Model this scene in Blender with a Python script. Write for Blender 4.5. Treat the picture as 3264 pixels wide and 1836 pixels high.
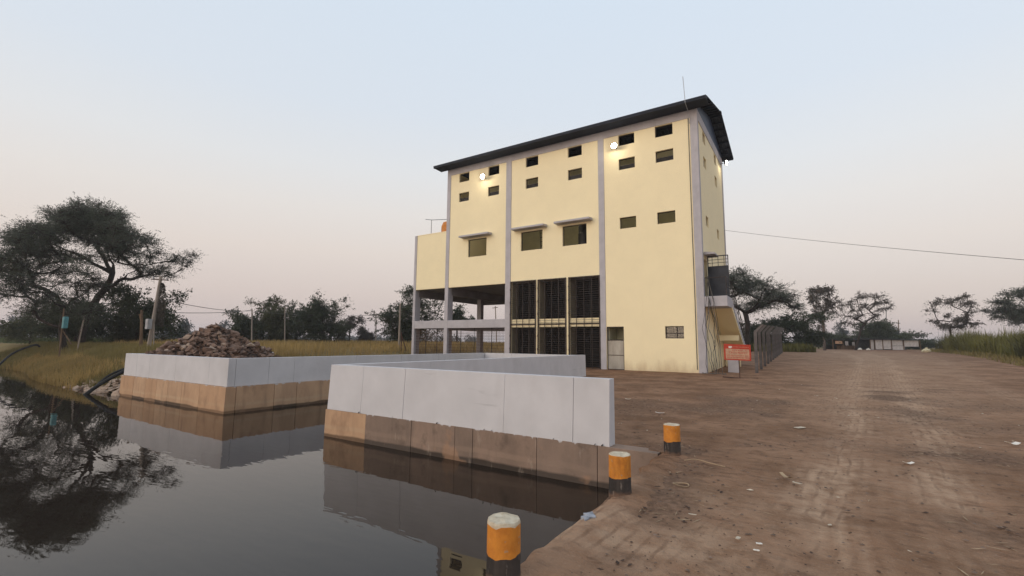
import bpy, bmesh, math, random
import numpy as np
from mathutils import Vector, Matrix, noise
random.seed(7); rng = np.random.default_rng(7)
for o in list(bpy.data.objects): bpy.data.objects.remove(o)
S = bpy.context.scene
C = S.collection
# ------------------------------------------------------------------ camera
YAW, PITCH, ROLL, FPX = -0.57348998, 0.1178843, 0.00924999, 1476.83     # focal length in pixels of a 3264 px frame
CAM = np.array([0, 0, 1.6])
_cy, _sy, _cp, _sp = math.cos(YAW), math.sin(YAW), math.cos(PITCH), math.sin(PITCH)
FWD = np.array([_sy*_cp, _cy*_cp, _sp]); _r = np.array([_cy, -_sy, 0]); _u = np.cross(_r, FWD)
RGT = math.cos(ROLL)*_r + math.sin(ROLL)*_u; UPV = -math.sin(ROLL)*_r + math.cos(ROLL)*_u
cam = bpy.data.cameras.new('camera'); cam_o = bpy.data.objects.new('camera', cam); C.objects.link(cam_o)
cam.sensor_fit = 'HORIZONTAL'; cam.sensor_width = 36; cam.lens = 36*FPX/3264
cam.clip_start = 0.05; cam.clip_end = 6000
cam_o.matrix_world = Matrix(((RGT[0], UPV[0], -FWD[0], CAM[0]), (RGT[1], UPV[1], -FWD[1], CAM[1]), (RGT[2], UPV[2], -FWD[2], CAM[2]), (0, 0, 0, 1)))
S.camera = cam_o
# ------------------------------------------------------------------ sky
SUN_AZ = math.radians(204)      # compass-style azimuth from +Y towards +X: behind the camera, a little to the left
SUN_EL = math.radians(4)
w = bpy.data.worlds.new('World'); S.world = w; w.use_nodes = True
nt = w.node_tree; nt.nodes.clear()
def N(t, typ, **k):
    n = t.nodes.new(typ)
    for a, b in k.items():
        if a == 'inp':
            for i, v in b.items(): n.inputs[i].default_value = v
        else: setattr(n, a, b)
    return n
tc = N(nt, 'ShaderNodeTexCoord'); sx = N(nt, 'ShaderNodeSeparateXYZ'); nt.links.new(tc.outputs['Generated'], sx.inputs[0])
rp = N(nt, 'ShaderNodeValToRGB'); nt.links.new(sx.outputs['Z'], rp.inputs[0])
SKY = [(0.0, (.58, .50, .505)), (.04, (.625, .53, .525)), (.096, (.70, .585, .55)), (.18, (.79, .685, .62)), (.263, (.82, .76, .71)), (.34, (.80, .795, .79)), (.45, (.74, .79, .85)), (.62, (.71, .795, .89)), (1.0, (.56, .68, .85))]
el = rp.color_ramp.elements
while len(el) < len(SKY): el.new(.5)
for e, (p, c) in zip(el, SKY): e.position = p; e.color = (*c, 1)
nish = N(nt, 'ShaderNodeTexSky', sky_type='NISHITA', sun_disc=False, sun_elevation=SUN_EL, sun_rotation=SUN_AZ, altitude=300, air_density=1.0, dust_density=3.0, ozone_density=2.0)
b1 = N(nt, 'ShaderNodeBackground', inp={1: .93}); nt.links.new(rp.outputs[0], b1.inputs[0])
b2 = N(nt, 'ShaderNodeBackground', inp={1: .05}); nt.links.new(nish.outputs[0], b2.inputs[0])
ad = N(nt, 'ShaderNodeAddShader'); nt.links.new(b1.outputs[0], ad.inputs[0]); nt.links.new(b2.outputs[0], ad.inputs[1])
wo = N(nt, 'ShaderNodeOutputWorld'); nt.links.new(ad.outputs[0], wo.inputs[0])
# ------------------------------------------------------------------ sun (just set, behind the camera: a broad warm glow)
sun = bpy.data.lights.new('sun', 'SUN'); sun.energy = 1.4; sun.angle = math.radians(50); sun.color = (1.0, .86, .73)
sun_o = bpy.data.objects.new('sun', sun); C.objects.link(sun_o)
_el = math.radians(14); _d = Vector((math.sin(SUN_AZ)*math.cos(_el), math.cos(SUN_AZ)*math.cos(_el), math.sin(_el)))
sun_o.rotation_euler = _d.to_track_quat('Z', 'Y').to_euler()
S.view_settings.view_transform = 'Standard'; S.view_settings.look = 'None'; S.view_settings.exposure = 0; S.view_settings.gamma = 1
S.view_settings.use_curve_mapping = False
S.render.engine = 'CYCLES'
S.cycles.max_bounces = 6; S.cycles.transparent_max_bounces = 12; S.cycles.sample_clamp_indirect = 4.0

# ------------------------------------------------------------------ helpers
def at(u, v, d):                       # a point seen at (u, v) of a 2576 px wide view, d metres along the view axis
    k = 3264/2576
    return CAM + d*(FWD + RGT*(u*k-1632)/FPX - UPV*(v*k-918)/FPX)
def fbm(x, y, sc=1.0, oc=4, seed=0):
    x = np.asarray(x, float)/sc; y = np.asarray(y, float)/sc; out = np.zeros(np.broadcast(x, y).shape); amp = 1; tot = 0
    for i in range(oc):
        xi = np.floor(x); yi = np.floor(y); fx = x-xi; fy = y-yi; fx = fx*fx*(3-2*fx); fy = fy*fy*(3-2*fy)
        def h(a, b):
            n = np.sin(a*127.1+b*311.7+seed*74.7+i*13.3)*43758.5453
            return n-np.floor(n)
        out += amp*((h(xi, yi)*(1-fx)+h(xi+1, yi)*fx)*(1-fy)+(h(xi, yi+1)*(1-fx)+h(xi+1, yi+1)*fx)*fy); tot += amp
        amp *= .5; x = x*2.03+17.1; y = y*2.03+5.7
    return out/tot*2-1
class MB:
    def __init__(s): s.v = []; s.f = []
    def add(s, vs, fs):
        n = len(s.v); s.v += [tuple(map(float, p)) for p in vs]; s.f += [tuple(n+i for i in f) for f in fs]; return s
    def box(s, x0, x1, y0, y1, z0, z1):
        return s.add([(x0, y0, z0), (x1, y0, z0), (x1, y1, z0), (x0, y1, z0), (x0, y0, z1), (x1, y0, z1), (x1, y1, z1), (x0, y1, z1)],
                     [(3, 2, 1, 0), (4, 5, 6, 7), (0, 1, 5, 4), (1, 2, 6, 5), (2, 3, 7, 6), (3, 0, 4, 7)])
    def hexa(s, p8): return s.add(p8, [(3, 2, 1, 0), (4, 5, 6, 7), (0, 1, 5, 4), (1, 2, 6, 5), (2, 3, 7, 6), (3, 0, 4, 7)])
    def tube(s, pts, rad, n=6, cap=True):
        pts = [np.array(p, float) for p in pts]
        if not hasattr(rad, '__len__'): rad = [rad]*len(pts)
        rings = []; prev = None
        for i, p in enumerate(pts):
            t = pts[min(i+1, len(pts)-1)]-pts[max(i-1, 0)]; t = t/(np.linalg.norm(t)+1e-9)
            a = np.cross(t, [0, 0, 1]) if abs(t[2]) < .95 else np.cross(t, [1, 0, 0])
            if prev is not None:
                q = prev-t*(prev@t)
                if np.linalg.norm(q) > 1e-3: a = q
            a = a/np.linalg.norm(a); b = np.cross(t, a); prev = a
            rings.append([p+rad[i]*(math.cos(2*math.pi*k/n)*a+math.sin(2*math.pi*k/n)*b) for k in range(n)])
        fs = [(i*n+k, i*n+(k+1) % n, (i+1)*n+(k+1) % n, (i+1)*n+k) for i in range(len(pts)-1) for k in range(n)]
        if cap: fs += [tuple(reversed(range(n))), tuple((len(pts)-1)*n+k for k in range(n))]
        return s.add([p for r in rings for p in r], fs)
    def lathe(s, cx, cy, prof, n=20, jit=0.0, seed=0):
        r_ = random.Random(seed); vs = []
        for (r, z) in prof:
            for k in range(n):
                rr = r*(1+r_.uniform(-jit, jit)); a = 2*math.pi*k/n
                vs.append((cx+rr*math.cos(a), cy+rr*math.sin(a), z+r_.uniform(-jit, jit)*.15*r))
        fs = [(i*n+k, i*n+(k+1) % n, (i+1)*n+(k+1) % n, (i+1)*n+k) for i in range(len(prof)-1) for k in range(n)]
        fs += [tuple(reversed(range(n))), tuple((len(prof)-1)*n+k for k in range(n))]
        return s.add(vs, fs)
def raw_obj(name, vs, fs, mat, parent=None, off=(0, 0, 0), smooth=False):
    me = bpy.data.meshes.new(name); o_ = np.array(off, float)
    if isinstance(vs, np.ndarray) and isinstance(fs, np.ndarray):
        vv = (vs-o_).astype(np.float32); k = fs.shape[1]
        me.vertices.add(len(vv)); me.vertices.foreach_set('co', vv.ravel())
        me.loops.add(fs.size); me.loops.foreach_set('vertex_index', fs.ravel().astype(np.int32))
        me.polygons.add(len(fs)); me.polygons.foreach_set('loop_start', np.arange(0, fs.size, k, dtype=np.int32)); me.polygons.foreach_set('loop_total', np.full(len(fs), k, np.int32))
        me.update(calc_edges=True)
    else:
        me.from_pydata([tuple(np.array(p)-o_) for p in vs], [], fs); me.update()
    if smooth: me.polygons.foreach_set('use_smooth', np.ones(len(me.polygons), bool))
    if mat is not None: me.materials.append(mat)
    o = bpy.data.objects.new(name, me); C.objects.link(o)
    if parent is not None: o.parent = parent
    return o
def tag(o, label=None, cat=None, group=None, kind=None):
    if label: o['label'] = label
    if cat: o['category'] = cat
    if group: o['group'] = group
    if kind: o['kind'] = kind
    return o
class Thing:                                   # an Empty at the thing's base; parts are given in world coordinates
    def __init__(s, name, loc, label=None, cat=None, group=None, kind=None):
        s.o = bpy.data.objects.new(name, None); C.objects.link(s.o); s.loc = np.array(loc, float); s.o.location = loc; s.o.empty_display_size = .3
        tag(s.o, label, cat, group, kind)
    def part(s, name, mb, mat, parent=None, smooth=False): return raw_obj(name, mb.v, mb.f, mat, parent or s.o, s.loc, smooth)
    def link(s, name, me, loc, rot=(0, 0, 0), scale=(1, 1, 1), parent=None):       # a piece that shares its mesh
        o = bpy.data.objects.new(name, me); C.objects.link(o); o.parent = parent or s.o; o.location = np.array(loc, float)-s.loc; o.rotation_euler = rot; o.scale = scale; return o
def single(name, mb, mat, label, cat, group=None, smooth=False, loc=None):
    loc = np.array(loc if loc is not None else np.array(mb.v).mean(0)); o = raw_obj(name, mb.v, mb.f, mat, None, loc, smooth); o.location = loc
    return tag(o, label, cat, group)
def bevel(o, wd=.01, seg=1):
    m = o.modifiers.new('bevel', 'BEVEL'); m.width = wd; m.segments = seg; m.limit_method = 'ANGLE'; return o

# ------------------------------------------------------------------ materials
def mat(name, col, rough=.8, var=.12, scale=3.0, col2=None, bump=0.0, bscale=40., metallic=0.0, spec=.3, detail=6.0, stretch=None):
    m = bpy.data.materials.new(name); m.use_nodes = True; t = m.node_tree; b = t.nodes['Principled BSDF']; L = t.links.new
    b.inputs['Roughness'].default_value = rough; b.inputs['Metallic'].default_value = metallic; b.inputs['Specular IOR Level'].default_value = spec
    tc = N(t, 'ShaderNodeTexCoord'); co = tc.outputs['Object']
    if stretch:
        mp = N(t, 'ShaderNodeMapping'); mp.inputs['Scale'].default_value = stretch; L(co, mp.inputs[0]); co = mp.outputs[0]
    nz = N(t, 'ShaderNodeTexNoise', inp={'Scale': scale, 'Detail': detail, 'Roughness': .62}); L(co, nz.inputs['Vector'])
    mx = N(t, 'ShaderNodeMix', data_type='RGBA')
    c2 = col2 or tuple(c*(1-var*2) for c in col); c1 = col if col2 else tuple(min(1, c*(1+var)) for c in col)
    mx.inputs[6].default_value = (*c1, 1); mx.inputs[7].default_value = (*c2, 1)
    rm = N(t, 'ShaderNodeMapRange', inp={1: .35, 2: .65}); L(nz.outputs[0], rm.inputs[0]); L(rm.outputs[0], mx.inputs[0])
    L(mx.outputs[2], b.inputs['Base Color'])
    if bump:
        n2 = N(t, 'ShaderNodeTexNoise', inp={'Scale': bscale, 'Detail': 5.0}); L(tc.outputs['Object'], n2.inputs['Vector'])
        bp = N(t, 'ShaderNodeBump', inp={'Strength': bump, 'Distance': .02}); L(n2.outputs[0], bp.inputs['Height']); L(bp.outputs[0], b.inputs['Normal'])
    m['mixnode'] = mx.name
    return m
def overlay(m, col, mask):             # mix a second colour over a material's base colour; mask(t, L) returns a 0..1 socket
    t = m.node_tree; L = t.links.new; b = t.nodes['Principled BSDF']; src = b.inputs['Base Color'].links[0].from_socket
    mx = N(t, 'ShaderNodeMix', data_type='RGBA'); mx.inputs[7].default_value = (*col, 1); L(src, mx.inputs[6]); L(mask(t, L), mx.inputs[0]); L(mx.outputs[2], b.inputs['Base Color'])
def math2(t, op, a, b=None, clamp=False):
    n = N(t, 'ShaderNodeMath', operation=op, use_clamp=clamp)
    for i, s in enumerate((a, b)):
        if s is None: continue
        if isinstance(s, (int, float)): n.inputs[i].default_value = s
        else: t.links.new(s, n.inputs[i])
    return n.outputs[0]
def pos(t, L):
    g = N(t, 'ShaderNodeNewGeometry'); s = N(t, 'ShaderNodeSeparateXYZ'); L(g.outputs['Position'], s.inputs[0]); return g.outputs['Position'], s.outputs
def nz(t, L, vec, scale, detail=4., stretch=None):
    if stretch:
        mp = N(t, 'ShaderNodeMapping'); mp.inputs['Scale'].default_value = stretch; L(vec, mp.inputs[0]); vec = mp.outputs[0]
    n = N(t, 'ShaderNodeTexNoise', inp={'Scale': scale, 'Detail': detail, 'Roughness': .6}); L(vec, n.inputs['Vector']); return n.outputs[0]
def mrange(t, L, s, a, b, c=0., d=1.):
    n = N(t, 'ShaderNodeMapRange', inp={1: a, 2: b, 3: c, 4: d}); L(s, n.inputs[0]); return n.outputs[0]
M = {}
M['yellow'] = mat('yellow_paint', (.88, .765, .50), .85, .014, 1.2, bump=.08, bscale=18)
def _stain(t, L):                      # splashed earth along the foot of the wall
    p, s = pos(t, L); n1 = nz(t, L, p, 1.6, 5., (1, 1, .25)); h = math2(t, 'SUBTRACT', math2(t, 'MULTIPLY', n1, 1.9), s['Z'])
    return mrange(t, L, h, .25, 1.0, 0, .5)
overlay(M['yellow'], (.42, .27, .14), _stain)
def _streak(t, L):                     # faint rain streaks
    p, s = pos(t, L); return mrange(t, L, nz(t, L, p, 3.0, 5., (1, 1, .05)), .6, .8, 0, .08)
overlay(M['yellow'], (.52, .42, .24), _streak)
M['cream_in'] = mat('inner_plaster', (.66, .62, .42), .9, .06, 1.0)
M['grey'] = mat('grey_paint', (.44, .42, .44), .8, .05, 1.5, bump=.05, bscale=20)
overlay(M['grey'], (.2, .17, .15), lambda t, L: mrange(t, L, nz(t, L, pos(t, L)[0], 2.5, 6., (1, 1, .15)), .58, .8, 0, .3))
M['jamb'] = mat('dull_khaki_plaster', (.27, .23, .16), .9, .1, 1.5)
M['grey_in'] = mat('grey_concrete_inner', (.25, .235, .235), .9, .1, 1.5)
M['navy'] = mat('navy_roof_sheet', (.014, .018, .030), .6, .15, 2.0, spec=.2)
M['fascia'] = mat('blue_gable_sheet', (.03, .05, .10), .5, .1, 2.0)
M['dark_metal'] = mat('dark_brown_steel', (.036, .024, .02), .55, .25, 8.0)
M['louver'] = mat('black_louver', (.012, .011, .012), .5, .3, 6.0)
M['doornavy'] = mat('navy_door_sheet', (.02, .024, .034), .5, .15, 4.0)
M['alu'] = mat('dusty_aluminium_sheet', (.36, .34, .30), .45, .22, 2.2, col2=(.24, .22, .19), metallic=.25, stretch=(1, 1, .35))
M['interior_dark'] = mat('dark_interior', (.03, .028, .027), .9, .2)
M['steel_rod'] = mat('galvanised_steel', (.35, .36, .38), .5, .15, 10, metallic=.5)
M['cable'] = mat('black_cable', (.02, .019, .018), .7, .2)
M['cable_grey'] = mat('grey_cable', (.12, .11, .10), .7, .2)
M['orange_tank'] = mat('orange_tank_plastic', (.62, .22, .03), .5, .08)
def glass():
    m = bpy.data.materials.new('window_glass'); m.use_nodes = True; t = m.node_tree; t.nodes.clear(); L = t.links.new
    o = N(t, 'ShaderNodeOutputMaterial'); tr = N(t, 'ShaderNodeBsdfTransparent', inp={0: (.55, .56, .5, 1)}); gl = N(t, 'ShaderNodeBsdfGlossy', inp={0: (.9, .9, .9, 1), 1: .03})
    fr = N(t, 'ShaderNodeFresnel', inp={0: 1.6}); mx = N(t, 'ShaderNodeMixShader'); L(fr.outputs[0], mx.inputs[0]); L(tr.outputs[0], mx.inputs[1]); L(gl.outputs[0], mx.inputs[2]); L(mx.outputs[0], o.inputs[0]); return m
M['glass'] = glass()
def emis(name, col, st):
    m = bpy.data.materials.new(name); m.use_nodes = True; b = m.node_tree.nodes['Principled BSDF']
    b.inputs['Base Color'].default_value = (.8, .8, .8, 1); b.inputs['Emission Color'].default_value = (*col, 1); b.inputs['Emission Strength'].default_value = st; return m
M['lamp'] = emis('lit_lamp_face', (1, .93, .80), 30.)
# basin walls
M['basin'] = mat('pale_wall_wash', (.575, .555, .56), .85, .04, 1.1, bump=.12, bscale=9)
def _crack(t, L):
    p, s = pos(t, L); mp = N(t, 'ShaderNodeMapping'); mp.inputs['Scale'].default_value = (.22, .22, 1.15); L(p, mp.inputs[0])
    n = N(t, 'ShaderNodeTexNoise', inp={'Scale': 1.0, 'Detail': 3.0, 'Roughness': .45}); L(mp.outputs[0], n.inputs['Vector'])
    a = math2(t, 'ABSOLUTE', math2(t, 'SUBTRACT', n.outputs[0], .5)); line = mrange(t, L, a, .0, .006, 1, 0)
    return math2(t, 'MULTIPLY', line, mrange(t, L, nz(t, L, p, .7, 2.), .56, .72, 0, .35))
overlay(M['basin'], (.10, .09, .085), _crack)
overlay(M['basin'], (.42, .39, .38), lambda t, L: mrange(t, L, nz(t, L, pos(t, L)[0], 1.3, 6., (1, 1, .5)), .55, .75, 0, .35))
M['plinth'] = mat('silted_concrete', (.52, .34, .21), .85, .1, 2.0, col2=(.40, .255, .16), bump=.2, bscale=25, stretch=(1, 1, .5))
def _band(z0, z1, wv, k):
    def f(t, L):
        p, s = pos(t, L); z = math2(t, 'ADD', s['Z'], math2(t, 'MULTIPLY', math2(t, 'SUBTRACT', nz(t, L, p, .9, 3., (1, 1, .01)), .5), wv))
        return math2(t, 'MULTIPLY', mrange(t, L, z, z0-.015, z0+.015), mrange(t, L, z, z1-.02, z1+.02, k, 0))
    return f
overlay(M['plinth'], (.50, .36, .23), _band(-.42, -.33, .16, .5))
overlay(M['plinth'], (.045, .032, .022), _band(-2.0, -.535, .13, .93))
def _drip(t, L): return mrange(t, L, nz(t, L, pos(t, L)[0], 4.0, 4., (1, 1, .12)), .58, .72, 0, .4)
overlay(M['plinth'], (.16, .11, .08), _drip)
M['plinth_b'] = mat('wet_brown_concrete', (.29, .20, .15), .85, .12, 2.0, col2=(.20, .14, .105), bump=.25, bscale=22, stretch=(1, 1, .5))
overlay(M['plinth_b'], (.32, .225, .165), _band(-.42, -.33, .16, .45))
overlay(M['plinth_b'], (.035, .026, .02), _band(-2.0, -.52, .13, .93))
overlay(M['plinth_b'], (.10, .075, .06), _drip)
def _perpanel(t, L):
    oi = N(t, 'ShaderNodeObjectInfo'); return mrange(t, L, oi.outputs['Random'], 0, 1, 0, .45)
overlay(M['plinth_b'], (.15, .12, .10), _perpanel)
overlay(M['plinth'], (.42, .24, .13), _perpanel)
overlay(M['plinth_b'], (.42, .34, .27), lambda t, L: mrange(t, L, nz(t, L, pos(t, L)[0], 5.0, 5., (1, 1, .3)), .62, .72, 0, .4))
overlay(M['plinth_b'], (.38, .22, .13), lambda t, L: mrange(t, L, nz(t, L, pos(t, L)[0], 1.1, 4.), .60, .66, 0, .5))
M['joint'] = mat('dark_joint', (.05, .045, .04), .95, .2)
M['stone'] = mat('rubble_stone', (.25, .16, .115), .9, .3, 1.7, col2=(.10, .062, .046), bump=.4, bscale=8)
M['stone_pale'] = mat('pale_bank_stone', (.42, .31, .23), .9, .25, 1.7, col2=(.24, .17, .125), bump=.4, bscale=8)
M['earth'] = mat('rubble_earth', (.085, .058, .045), .95, .25, 3.0, bump=.6, bscale=12)
M['b_orange'] = mat('orange_bollard_paint', (.64, .25, .035), .7, .12, 9.0, col2=(.48, .17, .025), bump=.25, bscale=30)
M['b_black'] = mat('black_bollard_paint', (.022, .019, .018), .75, .3, 12, col2=(.055, .045, .04), bump=.35, bscale=30, stretch=(1, 1, .2))
M['b_cap'] = mat('cream_bollard_cap', (.62, .55, .42), .85, .1, 10, col2=(.42, .33, .22), bump=.3, bscale=40)
overlay(M['b_orange'], (.36, .27, .18), lambda t, L: mrange(t, L, nz(t, L, pos(t, L)[0], 22., 5.), .62, .66, 0, .75))
overlay(M['b_orange'], (.20, .08, .02), lambda t, L: mrange(t, L, nz(t, L, pos(t, L)[0], 9., 6., (1, 1, .3)), .55, .72, 0, .6))
overlay(M['b_black'], (.20, .17, .145), lambda t, L: mrange(t, L, nz(t, L, pos(t, L)[0], 26., 5., (1, 1, .22)), .60, .66, 0, .7))
overlay(M['b_black'], (.17, .10, .065), lambda t, L: mrange(t, L, math2(t, 'ADD', pos(t, L)[1]['Z'], math2(t, 'MULTIPLY', nz(t, L, pos(t, L)[0], 12., 4.), -.12)), -.03, .02, .8, 0))
def _lip(z0, x1=None):
    def f(t, L):
        p, s = pos(t, L); return mrange(t, L, math2(t, 'ADD', s['Z'], math2(t, 'MULTIPLY', math2(t, 'SUBTRACT', nz(t, L, p, 7., 5., (1, 1, .05)), .55), .30)), z0-.02, z0, 0, .9) if x1 is None else math2(t, 'MULTIPLY', mrange(t, L, math2(t, 'ADD', s['Z'], math2(t, 'MULTIPLY', math2(t, 'SUBTRACT', nz(t, L, p, 7., 5., (1, 1, .05)), .55), .30)), z0-.02, z0, 0, .9), mrange(t, L, s['X'], x1-.05, x1, 1, 0))
    return f
overlay(M['plinth'], (.52, .50, .50), _lip(.185)); overlay(M['plinth_b'], (.52, .50, .50), _lip(.012, -2.85))
overlay(M['plinth_b'], (.09, .065, .05), lambda t, L: mrange(t, L, nz(t, L, pos(t, L)[0], 2.6, 7., (1, 1, .8)), .56, .66, 0, .5))
overlay(M['plinth'], (.24, .14, .085), lambda t, L: mrange(t, L, nz(t, L, pos(t, L)[0], 2.2, 7., (1, 1, .5)), .56, .68, 0, .55))
M['sign_red'] = mat('red_sign_paint', (.50, .06, .03), .6, .08, 6)
M['sign_cream'] = mat('cream_sign_paint', (.55, .34, .22), .7, .1, 8)
M['sign_white'] = mat('white_sign_paint', (.75, .7, .62), .7, .05, 8)
M['rust'] = mat('rusty_pipe', (.10, .055, .04), .8, .25, 12)
M['post'] = mat('fence_post_concrete', (.13, .115, .11), .9, .15, 3.0, bump=.2, bscale=20)
M['wood'] = mat('weathered_wood', (.16, .105, .068), .9, .25, 6, stretch=(1, 1, .15))
M['polecon'] = mat('pole_concrete', (.33, .28, .24), .9, .12, 3, stretch=(1, 1, .3))
M['boxgrey'] = mat('grey_box_paint', (.36, .36, .37), .6, .1, 4)
M['boxteal'] = mat('teal_box_paint', (.09, .24, .26), .6, .12, 5)
M['bark'] = mat('dark_bark', (.045, .034, .028), .95, .3, 6, stretch=(1, 1, .3))
M['bark_pale'] = mat('pale_bark', (.16, .125, .105), .95, .25, 6, stretch=(1, 1, .3))
M['sheet'] = mat('white_plastic_sheet', (.58, .54, .52), .6, .1, 3.0, bump=.4, bscale=5)
M['sheet_blue'] = mat('dark_tarpaulin', (.05, .055, .06), .6, .2, 3.0)
M['sack'] = mat('pale_sack', (.62, .54, .36), .85, .1, 6)
M['paper'] = mat('dusty_paper', (.55, .47, .36), .85, .12, 9)
M['straw'] = mat('dry_straw', (.40, .29, .18), .9, .25, 2.0)
M['clod'] = mat('dark_clod', (.085, .055, .042), .95, .25, 5.0)
M['pebble'] = mat('pebble', (.20, .14, .105), .9, .3, 4.0)
M['paintspill'] = mat('dried_pale_blue_wash', (.34, .35, .38), .85, .2, 12)
def leafmat(name, c1, c2, sc=.5, trans=.25):
    m = mat(name, c1, .75, .1, sc, col2=c2, detail=3.0, spec=.15); t = m.node_tree; b = t.nodes['Principled BSDF']; L = t.links.new
    out = t.nodes['Material Output']; tr = N(t, 'ShaderNodeBsdfTranslucent'); mx = N(t, 'ShaderNodeMixShader', inp={0: trans})
    L(b.inputs['Base Color'].links[0].from_socket, tr.inputs[0]); L(b.outputs[0], mx.inputs[1]); L(tr.outputs[0], mx.inputs[2]); L(mx.outputs[0], out.inputs[0]); return m
M['leaf_acacia'] = leafmat('acacia_leaf', (.105, .115, .085), (.062, .070, .056), .45, .35)
M['leaf_dark'] = leafmat('dark_leaf', (.078, .092, .052), (.042, .052, .034), .4)
M['leaf_olive'] = leafmat('olive_leaf', (.105, .108, .052), (.055, .062, .034), .35)
M['leaf_brown'] = leafmat('dusty_brown_leaf', (.115, .10, .082), (.070, .060, .052), .5)
M['leaf_grey'] = leafmat('hazy_grey_green_leaf', (.075, .088, .085), (.045, .055, .055), .3)
M['grass_gold'] = leafmat('golden_grass', (.44, .305, .12), (.26, .185, .075), .10, .3)
M['grass_green'] = leafmat('olive_grass', (.26, .205, .08), (.14, .12, .048), .12, .3)
M['cane'] = leafmat('cane_leaf', (.20, .185, .055), (.085, .08, .032), .25, .3)
M['fieldcrop'] = leafmat('far_crop_leaf', (.09, .11, .04), (.06, .075, .03), .05, .3)

# ------------------------------------------------------------------ terrain
WZ = -.62                                             # water level
QX = -1.90                                            # quay edge
NY, NX0, NX1 = 7.15, -9.78, -2.75                     # near basin wall (front plane, ends)
LY, LX0, LX1 = 7.42, -23.27, -15.15                   # left basin wall
BY = 20.75                                            # back of the inlet
def shore_y(x): return np.where(x > -24, 7.3, 7.3-.15*np.sin(-(x+24)*.23)*4*np.clip((-x-24)/20, 0, 1)+np.clip((-x-30)/60, 0, 1)*3.5)
def gh(x, y):                                         # height of the land
    x = np.asarray(x, float); y = np.asarray(y, float)
    far = np.clip((y-27)/33., 0, None); h = np.where(far < 1, far*.8, .8+.25*(1-np.exp(-(far-1)/1.0)))
    h = h*np.clip((x+32)/20., .55, 1)
    left = np.clip((-x-22)/12., 0, 1); h = np.maximum(h, left*np.clip((y-6.9)/3.5, -.25, 1)*(.85+.25*np.clip((y-10)/25, 0, 1)))
    h = np.where(x < LX0-.05, np.minimum(h, -.70+.40*(y-shore_y(x))), h)
    blk = ((x > LX0) & (x < LX1) & (y > LY) & (y < BY)); h = np.where(blk, np.maximum(h, .55), h)
    return h
def is_water(x, y):
    a = (x < QX) & (y < np.where(x < LX1+.1, LY+.06, NY+.05)) & (x > LX0-.05)
    b = (x > LX1) & (x < NX0) & (y < BY)
    c = (x <= LX0-.05) & (y < shore_y(x))
    return a | b | c
def lin(a, b, s): return list(np.arange(a, b, s))
gx = lin(-900, -120, 60)+lin(-120, -40, 4)+lin(-40, -26, .8)+lin(-26, -22, .25)+lin(-22, -8, .5)+lin(-8, -2.2, .2)+lin(-2.2, 7, .07)+lin(7, 16, .22)+lin(16, 60, 1.2)+lin(60, 140, 6)+lin(140, 1200, 80)+[1200]
gx = sorted(set(np.round(gx, 4)) | {LX0-.02, LX0+.12, LX1-.12, LX1+.02, NX0-.02, NX0+.12, QX+.02, QX+.12})
gy = lin(-60, -4, 4)+lin(-4, 1, .3)+lin(1, 12, .07)+lin(12, 30, .2)+lin(30, 60, .8)+lin(60, 130, 4)+lin(130, 400, 25)+lin(400, 2400, 200)+[2400]
gy = sorted(set(np.round(gy, 4)) | {NY+.03, NY+.14, LY+.04, LY+.15, BY-.02, BY+.1})
GX, GY = np.meshgrid(np.array(gx), np.array(gy))
# wheel tracks: two dusty ruts that bend from the camera's right towards the far end of the fence
def track_x(y): return .13+.085*y+np.where(y > 45, -((y-45)/30.)**2*6, 0)
def dusty(x, y):
    t = x-track_x(y); wob = fbm(x, y, 1.4, 4, 3)*.35
    hg = .52+.009*y
    r = .25*np.exp(-(t/1.6)**2)+np.exp(-((t+wob+hg)/.26)**2)+np.exp(-((t+wob-hg)/.28)**2)+.55*np.exp(-((t+wob-2.6-.03*y)/.5)**2)
    fine = .75+.35*np.sin((t+wob*.3)*38)
    broad = np.exp(-((t)/(1.5+.06*y))**2)
    patch = np.clip(fbm(x, y, 1.1, 5, 9)*1.8+.5, 0, 1)
    return np.clip(r*fine*(.3+.85*patch)*np.clip(1.15-.012*y, .45, 1)+.75*broad*np.clip((y-4)/18, .05, 1)*(.75+.5*np.clip(fbm(x, y*.35, 1.2, 4, 51)+.3, 0, 1)), 0, 1.1)
land = ~is_water(GX, GY)
near = np.exp(-((np.clip(np.hypot(GX, GY-4)-18, 0, None))/14.)**2)
H0 = gh(GX, GY)
bum = fbm(GX, GY, 2.3, 3, 1)*.028+fbm(GX, GY, .42, 4, 2)*.024*(1-.6*np.clip(dusty(GX, GY), 0, 1))
ctx_ = GX-track_x(GY)
hg_ = .52+.009*GY; bum -= .016*(np.exp(-((ctx_+hg_)/.2)**2)+np.exp(-((ctx_-hg_)/.2)**2))
rough_patch = np.clip(fbm(GX, GY, 1.9, 3, 21)*2.2-.3, 0, 1)
bum += fbm(GX, GY, .16, 2, 5)*.018*rough_patch
edge = np.exp(-((GX-QX)/.25)**2)*(GY < NY)
GZ = np.where(land, H0+bum*near*(1-.8*np.exp(-((GY-27.6)/1.0)**2)*(GX < -4)), -1.6)
bankm = (GX <= LX0-.05) & (GY < 30); GZ = np.where(bankm & land, np.maximum(GZ, -.75), GZ)
GZ = np.where(bankm & ~land, np.maximum(-1.6, -.7-(shore_y(GX)-GY)*.5), GZ)
nxg, nyg = len(gx), len(gy); idx = np.arange(nxg*nyg).reshape(nyg, nxg)
F = np.stack([idx[:-1, :-1], idx[:-1, 1:], idx[1:, 1:], idx[1:, :-1]], -1).reshape(-1, 4)
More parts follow.
